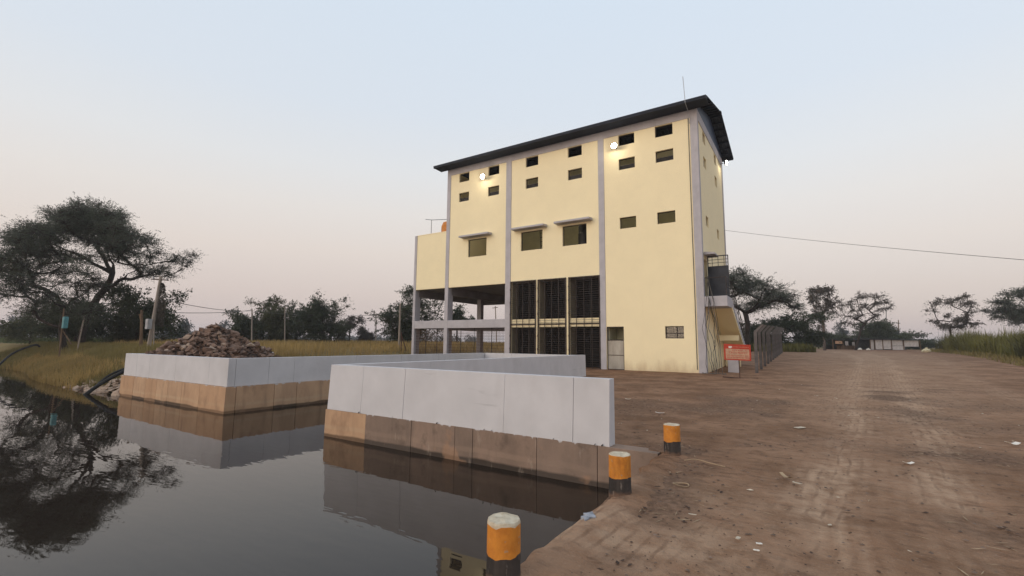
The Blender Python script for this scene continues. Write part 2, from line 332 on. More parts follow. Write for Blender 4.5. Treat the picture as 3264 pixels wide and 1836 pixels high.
# ground material: earth, dust in the tracks, meadow on the far sides (attribute-driven colours of the soil itself)
mg = bpy.data.materials.new('earth_ground'); mg.use_nodes = True; t = mg.node_tree; L = t.links.new; b = t.nodes['Principled BSDF']
b.inputs['Roughness'].default_value = .95; b.inputs['Specular IOR Level'].default_value = .15
at_ = N(t, 'ShaderNodeAttribute', attribute_name='cover'); sp = N(t, 'ShaderNodeSeparateColor'); L(at_.outputs['Color'], sp.inputs[0])
p, s_ = pos(t, L)
def mixc(f, a, c):
    n = N(t, 'ShaderNodeMix', data_type='RGBA')
    for i, v in ((6, a), (7, c)):
        if isinstance(v, tuple): n.inputs[i].default_value = (*v, 1)
        else: L(v, n.inputs[i])
    L(f, n.inputs[0]); return n.outputs[2]
base = mixc(mrange(t, L, nz(t, L, p, .8, 9.), .40, .60), (.188, .099, .054), (.305, .173, .103))
base = mixc(mrange(t, L, nz(t, L, p, 6.0, 7., (.6, 1.3, 1)), .52, .64, 0, .65), base, (.105, .054, .032))
base = mixc(mrange(t, L, nz(t, L, p, 30.0, 4.), .58, .72, 0, .5), base, (.40, .265, .18))
base = mixc(math2(t, 'MULTIPLY', sp.outputs[0], mrange(t, L, nz(t, L, p, 4.5, 7.), .38, .58, .38, 1.), True), base, (.46, .305, .20))
base = mixc(math2(t, 'MULTIPLY', sp.outputs[2], .85), base, mixc(mrange(t, L, nz(t, L, p, 14.0, 5.), .4, .6), (.10, .062, .042), (.22, .135, .09)))
tl = math2(t, 'SUBTRACT', s_['X'], math2(t, 'ADD', math2(t, 'MULTIPLY', s_['Y'], .085), .13))
ln_ = math2(t, 'SINE', math2(t, 'ADD', math2(t, 'MULTIPLY', tl, 46.), math2(t, 'MULTIPLY', nz(t, L, p, .9, 3.), 9.)))
base = mixc(math2(t, 'MULTIPLY', math2(t, 'MULTIPLY', mrange(t, L, ln_, .55, .95), mrange(t, L, sp.outputs[0], .25, .7)), mrange(t, L, nz(t, L, p, 1.7, 5.), .45, .62, 0, .55)), base, (.15, .085, .052))
gr = mixc(mrange(t, L, nz(t, L, p, .06, 4.), .4, .6), (.13, .10, .04), (.21, .15, .06))
base = mixc(sp.outputs[1], base, gr)
L(base, b.inputs['Base Color'])
hb = math2(t, 'ADD', math2(t, 'MULTIPLY', nz(t, L, p, 9., 7.), 1.0), math2(t, 'MULTIPLY', nz(t, L, p, 45., 4.), .35))
bp = N(t, 'ShaderNodeBump', inp={'Strength': .9, 'Distance': .06}); L(hb, bp.inputs['Height']); L(bp.outputs[0], b.inputs['Normal'])
ground = raw_obj('ground', np.stack([GX, GY, GZ], -1).reshape(-1, 3), F, mg, smooth=True)
meadow = np.clip(np.maximum(np.clip((-GX-21)/3, 0, 1), np.maximum(np.clip((GX-12-.05*(GY-48))/2.5, 0, 1)*np.clip((GY-40)/8, 0, 1), np.clip((GY-112)/10, 0, 1)))*(1+.6*fbm(GX, GY, 5, 3, 12)), 0, 1)
meadow = np.where((GX < LX1) & (GX > LX0) & (GY < BY), .15, meadow)
mulch = rough_patch*np.clip(1-np.abs(GX-1)/14, 0, 1)*(GY < 24)
qd = np.clip(1.45-(GX-QX)/1.4, 0, 1)*np.clip((6.2-GY)/1.5, 0, 1)*np.clip(.75+fbm(GX, GY, .8, 4, 44), .2, 1)
col = np.stack([np.clip(dusty(GX, GY)+qd, 0, 1.1), meadow, np.clip(mulch, 0, 1), np.ones_like(GX)], -1).reshape(-1, 4).astype(np.float32)
ca = ground.data.color_attributes.new('cover', 'FLOAT_COLOR', 'POINT'); ca.data.foreach_set('color', col.ravel())
tag(ground, kind='structure')
# water
mw = bpy.data.materials.new('pond_water'); mw.use_nodes = True; t = mw.node_tree; L = t.links.new; b = t.nodes['Principled BSDF']
b.inputs['Base Color'].default_value = (.022, .016, .012, 1); b.inputs['Roughness'].default_value = .015; b.inputs['IOR'].default_value = 1.33; b.inputs['Specular IOR Level'].default_value = .5
p, s_ = pos(t, L)
rip = nz(t, L, p, 2.6, 2., (.55, 1.9, 1)); swell = nz(t, L, p, .35, 2.)
hgt = math2(t, 'ADD', math2(t, 'MULTIPLY', math2(t, 'MULTIPLY', rip, mrange(t, L, nz(t, L, p, .16, 2.), .38, .62, .12, 1.)), .010), math2(t, 'MULTIPLY', swell, .018))
bp = N(t, 'ShaderNodeBump', inp={'Strength': .28, 'Distance': 1.0}); L(hgt, bp.inputs['Height']); L(bp.outputs[0], b.inputs['Normal'])
water = raw_obj('water', MB().add([(-400, -200, WZ), (-1.75, -200, WZ), (-1.75, BY+.05, WZ), (-400, BY+.05, WZ)], [(0, 1, 2, 3)]).v, [(0, 1, 2, 3)], mw); tag(water, kind='structure')
# quay: crumbling concrete lip over the water
ys = np.arange(-6, NY+.02, .04); prof = []
qv = []; qf = []
for i, y in enumerate(ys):
    e = QX+.05*fbm(y, 1.3, .55, 4, 31)+.06*fbm(y, 3.3, .17, 3, 33)-.10*np.clip((y-5)/2, 0, 1)+.02
    hz = .014+.03*fbm(y, 9.1, .2, 3, 35); dp = .05+.04*fbm(y, 4.7, .4, 3, 36)
    ring = [(e+.46+.1*fbm(y, 2.2, .5, 3, 39), hz-.05), (e+.30, hz+.004+.012*fbm(y, 7.7, .2, 3, 37)), (e+.16, hz+.026+.02*fbm(y, 8.8, .25, 3, 38)), (e+.035, hz+.012), (e, hz-dp*.5), (e+.02, hz-dp-.06), (e+.05, -.35), (e+.02, -.7), (e+.05, -1.6)]
    qv += [(x, y, z) for x, z in ring]
k = 9
qf = [(i*k+j, i*k+j+1, (i+1)*k+j+1, (i+1)*k+j) for i in range(len(ys)-1) for j in range(k-1)]
M['quay'] = mat('mud_caked_concrete', (.33, .207, .143), .95, .2, 3.0, col2=(.19, .112, .077), bump=.7, bscale=14)
overlay(M['quay'], (.05, .036, .028), _band(-2.0, -.4, .2, .9))
overlay(M['quay'], (.03, .022, .018), lambda t, L: mrange(t, L, nz(t, L, pos(t, L)[0], 16., 2.), .70, .735, 0, .9))
qo = raw_obj('quay_edge', qv, qf, M['quay'], smooth=True); qo.data.materials.append(mg); tag(qo, kind='structure')
for i_, pl_ in enumerate(qo.data.polygons):
    if i_ % (k-1) < 4: pl_.material_index = 1
qa = np.array(qv); qcv = np.clip(dusty(qa[:, 0], qa[:, 1])+np.clip(1.45-(qa[:, 0]-QX)/1.4, 0, 1)*np.clip((6.2-qa[:, 1])/1.5, 0, 1)*np.clip(.75+fbm(qa[:, 0], qa[:, 1], .8, 4, 44), .2, 1), 0, 1.1)
qc = qo.data.color_attributes.new('cover', 'FLOAT_COLOR', 'POINT'); qc.data.foreach_set('color', np.stack([qcv, qcv*0, qcv*0, qcv*0+1], -1).astype(np.float32).ravel())

# ------------------------------------------------------------------ basin walls
WT = 1.04
def panel_run(T, axis, a0, a1, face, out, cuts, z0, z1, th, mt, name, gap=.005, batter=.0, bev=.005, core=None):
    """panels along one axis ('x' or 'y') from a0 to a1 on the plane `face`; out = +1/-1 side the face looks to"""
    cs = [a0]+sorted(c for c in cuts if min(a0, a1) < c < max(a0, a1))+[a1]; res = []
    for c0, c1 in zip(cs[:-1], cs[1:]):
        lo, hi = min(c0, c1)+gap/2, max(c0, c1)-gap/2; f0 = face+out*batter; bk = face-out*th; dj = random.uniform(-.003, .003)
        mb = MB()
        if axis == 'x': q = [(lo, f0+dj, z0), (hi, f0+dj, z0), (hi, bk, z0), (lo, bk, z0), (lo, face+dj, z1), (hi, face+dj, z1), (hi, bk, z1), (lo, bk, z1)]
        else: q = [(f0+dj, lo, z0), (bk, lo, z0), (bk, hi, z0), (f0+dj, hi, z0), (face+dj, lo, z1), (bk, lo, z1), (bk, hi, z1), (face+dj, hi, z1)]
        if out > 0 and axis == 'x' or out < 0 and axis == 'y': q = [q[i] for i in (1, 0, 3, 2, 5, 4, 7, 6)]
        mb.hexa(q); o = T.part(name, mb, mt); bevel(o, bev, 2); res.append(o)
    return res
near_w = Thing('basin_wall', (-6.2, NY+.1, WZ), 'pale grey concrete basin wall nearest the bollards, with a brown plinth in the water', 'wall')
JX = [-8.60, -7.28, -4.75, -3.38]
panel_run(near_w, 'x', NX0, NX1, NY, -1, JX, .0, WT, .20, M['basin'], 'wall_panel', batter=.05)
near_w.part('wall_core', MB().box(NX0+.02, NX1-.03, NY+.02, NY+.17, -.02, WT-.02), M['joint'])
PJ = [-8.35, -5.85, -5.42, -4.05, -2.95]
pl = panel_run(near_w, 'x', NX0-.05, -8.40, NY-.055, -1, [], -1.5, -.004, .30, M['plinth'], 'plinth_panel', .004, .02)
pl += panel_run(near_w, 'x', -8.40, -2.0, NY-.06, -1, PJ[1:]+[-7.0], -1.5, .002, .30, M['plinth_b'], 'plinth_panel', .009, .02)
near_w.part('plinth_core', MB().box(NX0, -1.95, NY-.02, NY+.22, -1.55, -.03), M['joint'])
panel_run(near_w, 'y', NY+.205, 21.6, NX0+.22, 1, [10.4, 14.1, 17.9], -.05, WT, .22, M['basin'], 'wall_panel', batter=.03)
panel_run(near_w, 'y', NY+.205, 21.6, NX0-.001, -1, [10.4, 14.1, 17.9], -1.5, -.055, .25, M['plinth_b'], 'plinth_panel', .01)
# mortar crumbs and weed stubs along the ledge of the near wall
for k_, x in enumerate((-8.62, -7.55, -6.3, -5.15, -4.98, -3.72, -2.98, -2.86)):
    s_ = random.uniform(.009, .02); near_w.part('mortar_crumb', MB().tube([(x-s_, NY-.07, .008), (x, NY-.075, .014+s_*.5), (x+s_*.6, NY-.07, .02+s_)], [s_*.5, s_*.6, s_*.15], 5), M['joint'])
left_w = Thing('basin_wall', ((LX0+LX1)/2, LY+.1, WZ), 'pale grey basin wall with a tan plinth in front of the rubble heap', 'wall')
panel_run(left_w, 'x', LX0, LX1, LY, -1, [-22.1, -20.9, -19.75, -18.75, -17.6, -16.35], .18, WT, .22, M['basin'], 'wall_panel', .005)
panel_run(left_w, 'x', LX0-.08, LX1+.06, LY-.05, -1, [-22.05, -20.95, -20.0, -19.05, -18.0, -16.75], -1.5, .175, .3, M['plinth'], 'plinth_panel', .014, .03)
left_w.part('wall_core', MB().box(LX0+.02, LX1-.02, LY+.012, LY+.2, .1, WT-.02), M['joint'])
left_w.part('plinth_core', MB().box(LX0, LX1-.01, LY-.02, LY+.24, -1.55, .1), M['joint'])
panel_run(left_w, 'y', LY+.225, BY, LX1, 1, [8.7, 9.6, 12.2, 14.6, 17.0], .18, WT, .22, M['basin'], 'wall_panel', .006)
panel_run(left_w, 'y', LY+.255, BY, LX1+.06, 1, [8.9, 9.7, 12.0, 14.4, 17.0], -1.5, .175, .3, M['plinth'], 'plinth_panel', .014, .02)
panel_run(left_w, 'x', LX1+.005, NX0-.005, BY, -1, [-13.4, -11.6], -1.5, WT, .22, M['basin'], 'wall_panel', .006)
left_w.part('wall_return', MB().box(LX0+.01, LX0+.22, LY+.23, LY+6, -.3, WT-.01), M['basin'])

# ------------------------------------------------------------------ the pump house
XR, Y0, YB = -4.99, 27.67, 36.86                       # right end, front plane, rear plane
P0, P1, P2, P3, P4 = (-27.63, -27.37), (-24.20, -23.85), (-18.48, -18.02), (-11.23, -10.83), (-5.41, -4.99)
YW = Y0+.04                                            # wall face, set back behind the pilasters
ZT, ZE = 15.0, 15.49
B = Thing('pump_house', ((P0[0]+XR)/2, (Y0+YB)/2, 0), 'tall cream yellow pump house with grey pilasters and a dark corrugated roof', 'building')
def holed(uv0, uv1, holes, place, thick):
    """wall panel with rectangular openings and their reveals; place(u, v, d) -> xyz, d = depth into the wall"""
    us = sorted({uv0[0], uv1[0]} | {h[0] for h in holes} | {h[1] for h in holes}); vs = sorted({uv0[1], uv1[1]} | {h[2] for h in holes} | {h[3] for h in holes})
    us = [u for u in us if uv0[0] <= u <= uv1[0]]; vs = [v for v in vs if uv0[1] <= v <= uv1[1]]
    mb = MB(); ids = {}
    def vid(i, j, d):
        if (i, j, d) not in ids: ids[(i, j, d)] = len(mb.v); mb.v.append(tuple(place(us[i], vs[j], thick*d)))
        return ids[(i, j, d)]
    solid = {}
    for i in range(len(us)-1):
        for j in range(len(vs)-1):
            cu, cv = (us[i]+us[i+1])/2, (vs[j]+vs[j+1])/2
            solid[i, j] = not any(h[0] < cu < h[1] and h[2] < cv < h[3] for h in holes)
    for (i, j), s in solid.items():
        if not s: continue
        mb.f.append((vid(i, j, 0), vid(i+1, j, 0), vid(i+1, j+1, 0), vid(i, j+1, 0)))
        mb.f.append((vid(i, j+1, 1), vid(i+1, j+1, 1), vid(i+1, j, 1), vid(i, j, 1)))
        for di, dj, a, c in ((-1, 0, (0, 1), (0, 0)), (1, 0, (1, 0), (1, 1)), (0, -1, (0, 0), (1, 0)), (0, 1, (1, 1), (0, 1))):
            if not solid.get((i+di, j+dj), False):
                mb.f.append((vid(i+a[0], j+a[1], 0), vid(i+a[0], j+a[1], 1), vid(i+c[0], j+c[1], 1), vid(i+c[0], j+c[1], 0)))
    return mb
front = lambda u, v, d: (u, YW+d, v)
cA, cC, cD, cE, cF, cG = (-7.48, -6.42), (-9.83, -8.78), (-13.43, -12.39), (-16.80, -15.77), (-20.15, -19.14), (-23.0, -22.0)
rT1, rT2, rT3, rB = (14.26, 14.97), (12.65, 13.37), (8.80, 9.52), (8.12, 9.49)
bH, bI, bJ = (-21.97, -20.22), (-17.18, -15.41), (-13.86, -12.10)
G = [(-18.0, -15.93), (-15.74, -13.62), (-13.40, -11.23)]
DOOR = (-10.80, -9.70, 0.0, 2.66); WIN = (-7.21, -6.16, 1.94, 2.65)
TH = .24
B.part('wall', holed((P3[1], 0), (P4[0], ZT), [(*c, *r) for c in (cA, cC) for r in (rT1, rT2, rT3)]+[DOOR, WIN], front, TH), M['yellow'])
B.part('wall', holed((P2[1], -.3), (P3[0], ZT), [(*c, *r) for c in (cD, cE) for r in (rT1, rT2)]+[(*bI, *rB), (*bJ, *rB)]+[(g[0], g[1], -.3, 5.95) for g in G], front, TH), M['yellow'])
B.part('wall', holed((P1[1], 5.87), (P2[0], ZT), [(*c, *r) for c in (cF, cG) for r in (rT1, rT2)]+[(*bH, *rB)], front, TH), M['yellow'])
B.part('wall', holed((P0[1], 5.87), (P1[0], 10.40), [], front, TH), M['yellow'])
for p, zt in ((P0, 10.44), (P1, ZE), (P2, ZE), (P3, ZE)):
    bevel(B.part('pilaster', MB().box(p[0], p[1], Y0, Y0+(.62 if p in (P0, P1) else .42), -.4, zt), M['grey']), .012)
bevel(B.part('corner_pilaster', MB().box(P4[0], P4[1], Y0, Y0+.33, -.4, ZE), M['grey']), .012)
bevel(B.part('rear_pilaster', MB().box(XR-.42, XR, YB-.36, YB, -.4, ZE), M['grey']), .012)
for a, c in ((P1[1], P2[0]), (P2[1], P3[0]), (P3[1], P4[0])):
    B.part('top_beam', MB().box(a, c, Y0+.003, Y0+.3, ZT, ZE-.002), M['grey'])
B.part('top_beam', MB().box(XR-.3, XR-.003, Y0+.33, YB-.36, ZT-.12, ZE-.002), M['grey'])
B.part('parapet_cap', MB().box(P0[0]+.27, P1[0]-.01, Y0+.02, Y0+.3, 10.40, 10.46), M['yellow'])
for a, c in ((P0[1], P1[0]), (P1[1], P2[0])):
    bevel(B.part('tie_beam', MB().box(a, c, Y0+.01, Y0+.30, 2.69, 3.30), M['grey']), .01)
# side wall (right)
side = lambda u, v, d: (XR-.04-d, u, v)
sA, sB = (29.42, 30.27), (33.35, 34.20)
B.part('side_wall', holed((Y0+.33, 0), (YB-.36, ZT-.12), [(*c, *r) for c in (sA, sB) for r in ((14.10, 14.80), (12.50, 13.20), (8.78, 9.42))]+[(28.15, 29.15, 4.32, 6.55)], side, TH), M['yellow'])
# rear wall, left wall of the tall block, annex rear, slabs
rear = lambda u, v, d: (u, YB-d, v)
B.part('rear_wall', holed((P1[0], 5.87), (XR-.42, ZE), [(-8.5, -6.5, 8, 9.5), (-15, -12, 8, 9.5), (-22, -19, 8, 9.5)], rear, TH), M['cream_in'])
B.part('rear_wall', MB().box(P2[0], XR-.42, YB-.25, YB-.01, -.3, 5.86), M['yellow'])
B.part('end_wall', MB().box(P1[0]+.02, P1[0]+.26, Y0+.42, YB-.25, 5.87, ZE), M['yellow'])
B.part('annex_end_wall', MB().box(P0[0]+.02, P0[0]+.25, Y0+.42, YB-.01, 5.87, 10.42), M['yellow'])
B.part('annex_rear_wall', MB().box(P0[0]+.27, P1[0]-.01, YB-.25, YB-.02, 5.87, 10.42), M['yellow'])
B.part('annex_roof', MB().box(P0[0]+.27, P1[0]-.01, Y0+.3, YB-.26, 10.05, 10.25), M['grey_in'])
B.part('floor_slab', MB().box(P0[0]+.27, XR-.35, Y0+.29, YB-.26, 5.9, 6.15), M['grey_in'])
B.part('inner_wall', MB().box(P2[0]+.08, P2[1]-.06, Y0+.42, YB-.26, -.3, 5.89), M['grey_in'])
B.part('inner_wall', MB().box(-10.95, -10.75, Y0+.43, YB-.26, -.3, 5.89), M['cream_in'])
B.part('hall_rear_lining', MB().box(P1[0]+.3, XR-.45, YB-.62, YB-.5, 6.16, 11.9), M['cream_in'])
B.part('inner_screen', MB().box(P1[0]+.3, XR-.45, Y0+2.4, Y0+2.7, 13.45, 14.72), M['cream_in'])  # cream screen added inside so the half windows show a lit khaki tone
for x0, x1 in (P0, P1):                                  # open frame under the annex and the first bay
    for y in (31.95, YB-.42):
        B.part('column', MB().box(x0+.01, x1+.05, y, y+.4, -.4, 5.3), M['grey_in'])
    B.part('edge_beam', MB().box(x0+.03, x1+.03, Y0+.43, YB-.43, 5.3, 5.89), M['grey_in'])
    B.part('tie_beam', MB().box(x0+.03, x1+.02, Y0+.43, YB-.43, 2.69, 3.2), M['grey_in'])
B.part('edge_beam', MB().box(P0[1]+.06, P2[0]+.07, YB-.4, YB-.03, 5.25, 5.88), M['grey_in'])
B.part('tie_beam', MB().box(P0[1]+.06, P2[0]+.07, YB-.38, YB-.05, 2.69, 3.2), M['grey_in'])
for x in (-26.2, -25.0, -22.6, -21.3, -19.7): B.part('guard_rod', MB().tube([(x, Y0+.15, -.2), (x, Y0+.16, 2.69)], .022, 5), M['dark_metal'])
for a_, c_ in ((P0[1], P1[0]), (P1[1], P2[0])):          # fine mesh added to darken the lower openings evenly
    mw_ = MB()
    for x in np.arange(a_+.08, c_-.04, .11): mw_.box(x-.009, x+.009, Y0+.205, Y0+.215, -.15, 2.68)
    for z in np.arange(.1, 2.65, .22): mw_.box(a_+.01, c_-.01, Y0+.216, Y0+.226, z-.009, z+.009)
    tag(B.part('dimming_mesh', mw_, M['rust']), kind='stuff')
# windows
def window(name, u0, u1, v0, v1, place, kind, depth=.13):
    fr = MB(); t_ = .045
    def bx(a0, a1, b0, b1, d0, d1, mb):
        q = [place(a, b_, d) for (a, b_, d) in ((a0, b0, d0), (a1, b0, d0), (a1, b0, d1), (a0, b0, d1), (a0, b1, d0), (a1, b1, d0), (a1, b1, d1), (a0, b1, d1))]; mb.hexa(q)
    bx(u0+.002, u1-.002, v0+.002, v0+t_, depth, depth+.05, fr); bx(u0+.002, u1-.002, v1-t_, v1-.002, depth, depth+.05, fr)
    bx(u0+.002, u0+t_, v0+t_, v1-t_, depth, depth+.05, fr); bx(u1-t_, u1-.002, v0+t_, v1-t_, depth, depth+.05, fr)
    if kind == 'cross':
        um = u0+.62*(u1-u0); vm = v0+.42*(v1-v0); bx(um-.025, um+.025, v0+t_, v1-t_, depth+.004, depth+.046, fr); bx(u0+t_, um-.025, vm-.025, vm+.025, depth+.006, depth+.044, fr); bx(um+.025, u1-t_, vm-.025, vm+.025, depth+.006, depth+.044, fr)
    if kind == 'half':
        vm = v0+.42*(v1-v0); bx(u0+t_, u1-t_, vm-.02, vm+.02, depth+.004, depth+.046, fr)
    w_ = B.part('window', fr, M['dark_metal'])
    pn = MB()
    if kind == 'half':
        vm = v0+.42*(v1-v0); bx(u0+t_, u1-t_, v0+t_, vm-.02, depth+.015, depth+.03, pn); B.part('shutter', pn, M['interior_dark'], w_)
    elif kind == 'cross':
        bx(u0+t_, u1-t_, v0+t_, v1-t_, depth+.02, depth+.026, pn); B.part('pane', pn, M['glass'], w_)
        bk = MB(); bx(u0-.2, u1+.2, v0-.2, v1+.2, .8, .85, bk); B.part('dark_backing', bk, M['interior_dark'], w_)  # near-black sheet puts the dark of the unlit room behind the pane
    elif kind == 'glass':
        bx(u0+t_, u1-t_, v0+t_, v1-t_, depth+.02, depth+.026, pn); B.part('pane', pn, M['glass'], w_)
    return w_
for c in (cA, cC, cD, cE, cF, cG):
    window('w', *c, *rT1, front, 'open'); window('w', *c, *rT2, front, 'half')
for c in (cA, cC): window('w', *c, *rT3, front, 'open')
for c in (bH, bI, bJ): window('w', *c, *rB, front, 'open')
window('w', *WIN, front, 'cross')
for c in (sA, sB):
    for r in ((14.10, 14.80), (12.50, 13.20), (8.78, 9.42)): window('w', *c, *r, side, 'open')
# concrete hoods over the three large windows
for u0, u1 in ((-22.50, -19.75), (-17.72, -15.05), (-14.25, -11.68)):
    bevel(B.part('window_hood', MB().hexa([(u0, Y0-.52, 9.62), (u1, Y0-.52, 9.62), (u1, YW-.002, 9.62), (u0, YW-.002, 9.62), (u0, Y0-.52, 9.75), (u1, Y0-.52, 9.75), (u1, YW-.002, 9.80), (u0, YW-.002, 9.80)]), M['grey']), .01)
# grilled openings: dark louvers deep in the recess, a barred grille in front
bar_h = MB().box(-.5, .5, -.012, .012, -.009, .009); bar_hm = raw_obj('bar', bar_h.v, bar_h.f, M['dark_metal']).data
bar_v = MB().box(-.016, .016, -.014, .014, -.5, .5); bar_vm = raw_obj('bar', bar_v.v, bar_v.f, M['dark_metal']).data
sl = MB().hexa([(-.5, -.05, -.05), (.5, -.05, -.05), (.5, .03, .03), (-.5, .03, .03), (-.5, -.05, -.04), (.5, -.05, -.04), (.5, .03, .04), (-.5, .03, .04)]); slat_m = raw_obj('slat', sl.v, sl.f, M['louver']).data
for me_ in ('bar', 'bar.001', 'slat'): bpy.data.objects.remove(bpy.data.objects[me_])
for gi, (u0, u1) in enumerate(G):
    um, wd = (u0+u1)/2, u1-u0
    B.part('spandrel', MB().box(u0+.003, u1-.003, YW+.06, YW+.30, 2.68, 3.25), M['yellow'])
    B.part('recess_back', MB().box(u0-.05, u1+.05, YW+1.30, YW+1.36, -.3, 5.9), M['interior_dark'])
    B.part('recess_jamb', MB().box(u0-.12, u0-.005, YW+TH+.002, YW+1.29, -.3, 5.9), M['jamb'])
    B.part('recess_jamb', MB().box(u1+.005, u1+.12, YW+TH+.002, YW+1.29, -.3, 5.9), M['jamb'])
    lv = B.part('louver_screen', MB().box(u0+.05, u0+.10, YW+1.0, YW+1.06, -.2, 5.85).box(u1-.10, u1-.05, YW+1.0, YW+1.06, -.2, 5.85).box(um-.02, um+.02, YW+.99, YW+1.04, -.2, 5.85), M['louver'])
    for k_ in range(36):
        z = .05+k_*.16
        if z > 5.8: break
        B.link('slat', slat_m, (um, YW+1.08, z), scale=(wd-.2, 1.3, 1.3), parent=lv)
    fr = MB(); t_ = .05
    fr.box(u0-.03, u0+t_, Y0-.02, Y0+.03, -.1, 5.97).box(u1-t_, u1+.03, Y0-.02, Y0+.03, -.1, 5.97).box(u0+t_, u1-t_, Y0-.018, Y0+.028, 5.90, 5.968).box(u0+t_, u1-t_, Y0-.018, Y0+.028, 2.86, 2.93)
    gr_ = B.part('grille', fr, M['dark_metal'])
    for k_ in range(1, 4): B.link('bar', bar_vm, (u0+wd*k_/4, Y0+.008, 2.9), scale=(1, 1, 6.0), parent=gr_)
    for k_ in range(48):
        z = .05+k_*.14
        if z > 5.85: break
        B.link('bar', bar_hm, (um, Y0+.028, z), scale=(wd-.1, 1, 1), parent=gr_)
    for z in (5.35, 4.45, 3.6, 2.1, 1.2, .3):
        for x in (u0+.0, u1-.0): B.part('hinge', MB().tube([(x, Y0-.035, z-.06), (x, Y0-.035, z+.06)], .032, 6), M['dark_metal'], gr_)
# ground-floor door
d0, d1 = DOOR[0], DOOR[1]
fr = MB().box(d0+.002, d0+.05, YW+.05, YW+.11, .0, 2.655).box(d1-.05, d1-.002, YW+.05, YW+.11, .0, 2.655).box(d0+.05, d1-.05, YW+.05, YW+.11, 2.60, 2.655).box(d0+.05, d1-.05, YW+.055, YW+.105, 1.80, 1.85).box(d0+.05, d1-.05, YW+.055, YW+.105, .885, .925).box(d0+.05, d1-.05, YW+.055, YW+.105, .02, .06)
dr = B.part('door', fr, M['dark_metal'])
B.part('door_panel', MB().box(d0+.05, d1-.05, YW+.07, YW+.09, .06, .885), M['alu'], dr); B.part('door_panel', MB().box(d0+.05, d1-.05, YW+.07, YW+.09, .925, 1.80), M['alu'], dr)
B.part('doorway_back', MB().box(d0-.6, d1+.6, YW+1.6, YW+1.66, -.1, 3.2), M['cream_in'], dr)
# roof
XO0, XO1, YE0, YE1, ZEV, YR, ZR = -24.92, -4.28, 26.85, 37.68, 15.70, 32.27, 17.08
def roof_sheet(ya, za, yb, zb):
    mb = MB(); n = int((XO1-XO0)/.25); xs = []
    for k_ in range(n):
        x = XO0+k_*.25; xs += [(x, 0), (x+.13, 0), (x+.165, .05), (x+.215, .05)]
    xs.append((XO1, 0)); top = []
    for j, (y, z) in enumerate(((ya, za), (yb, zb))):
        for x, h in xs: top.append((x, y, z+h))
    m = len(xs); vs = top+[(x, y, z-.012) for x, y, z in top]
    fs = [(i, i+1, m+i+1, m+i) for i in range(m-1)]+[(2*m+m+i, 2*m+m+i+1, 2*m+i+1, 2*m+i) for i in range(m-1)]
    fs += [(2*m+i, 2*m+i+1, i+1, i) for i in range(m-1)]+[(m+i, m+i+1, 3*m+i+1, 3*m+i) for i in range(m-1)]+[(0, m, 3*m, 2*m), (m-1, 3*m-1, 4*m-1, 2*m-1)]
    return mb.add(vs, fs)
B.part('roof_sheet', roof_sheet(YE0, ZEV, YR, ZR), M['navy']); B.part('roof_sheet', roof_sheet(YE1, ZEV, YR, ZR), M['navy'])
B.part('ridge_cap', MB().add([(XO0, YR-.25, ZR+.0), (XO1, YR-.25, ZR+.0), (XO1, YR, ZR+.075), (XO0, YR, ZR+.075), (XO0, YR+.25, ZR+.0), (XO1, YR+.25, ZR+.0)], [(0, 1, 2, 3), (3, 2, 5, 4)]), M['navy'])
B.part('gutter', MB().box(XO0+.02, XO1-.02, YE0-.13, YE0+.03, ZEV-.20, ZEV-.03).box(XO0+.02, XO1-.02, YE0-.15, YE0-.13, ZEV-.10, ZEV-.02), M['navy'])
for k_ in range(8):
    f_ = k_/7.; ya = YE0+.12+f_*(YR-.2-YE0-.12); za = ZEV+(ya-YE0)/(YR-YE0)*(ZR-ZEV)
    for y in (ya, 2*YR-ya): B.part('purlin', MB().box(XO0+.05, XO1-.03, y-.03, y+.03, za-.13, za-.02), M['navy'])
for x in (XR-.02, P1[0]+.02): B.part('gable_sheet', MB().add([(x, Y0, ZE), (x, YB, ZE), (x, YB, ZEV+.14), (x, YR, ZR-.15), (x, Y0, ZEV+.14), (x-.02, Y0, ZE), (x-.02, YB, ZE), (x-.02, YB, ZEV+.14), (x-.02, YR, ZR-.15), (x-.02, Y0, ZEV+.14)], [(0, 1, 2, 3, 4), (9, 8, 7, 6, 5), (0, 5, 6, 1), (1, 6, 7, 2), (2, 7, 8, 3), (3, 8, 9, 4), (4, 9, 5, 0)]), M['fascia'])
B.part('soffit', MB().hexa([(XO0+.02, YE0+.02, ZEV-.18), (XO1-.02, YE0+.02, ZEV-.18), (XO1-.02, Y0+.01, ZE+.004), (XO0+.02, Y0+.01, ZE+.004), (XO0+.02, YE0+.02, ZEV-.16), (XO1-.02, YE0+.02, ZEV-.16), (XO1-.02, Y0+.01, ZE+.03), (XO0+.02, Y0+.01, ZE+.03)]), M['navy'])
B.part('lightning_rod', MB().tube([(-5.42, Y0-.06, 14.6), (-5.42, Y0-.35, 15.3), (-5.42, YE0-.2, 15.5), (-5.43, YE0-.2, 15.85), (-5.49, YE0-.22, 17.1)], .018, 6), M['steel_rod'])
B.part('downpipe', MB().tube([(-5.50, Y0-.005, 15.0), (-5.50, Y0-.0, 9.0), (-5.49, Y0-.0, 4.0), (-5.50, Y0, .2)], .02, 6), M['cable_grey'])
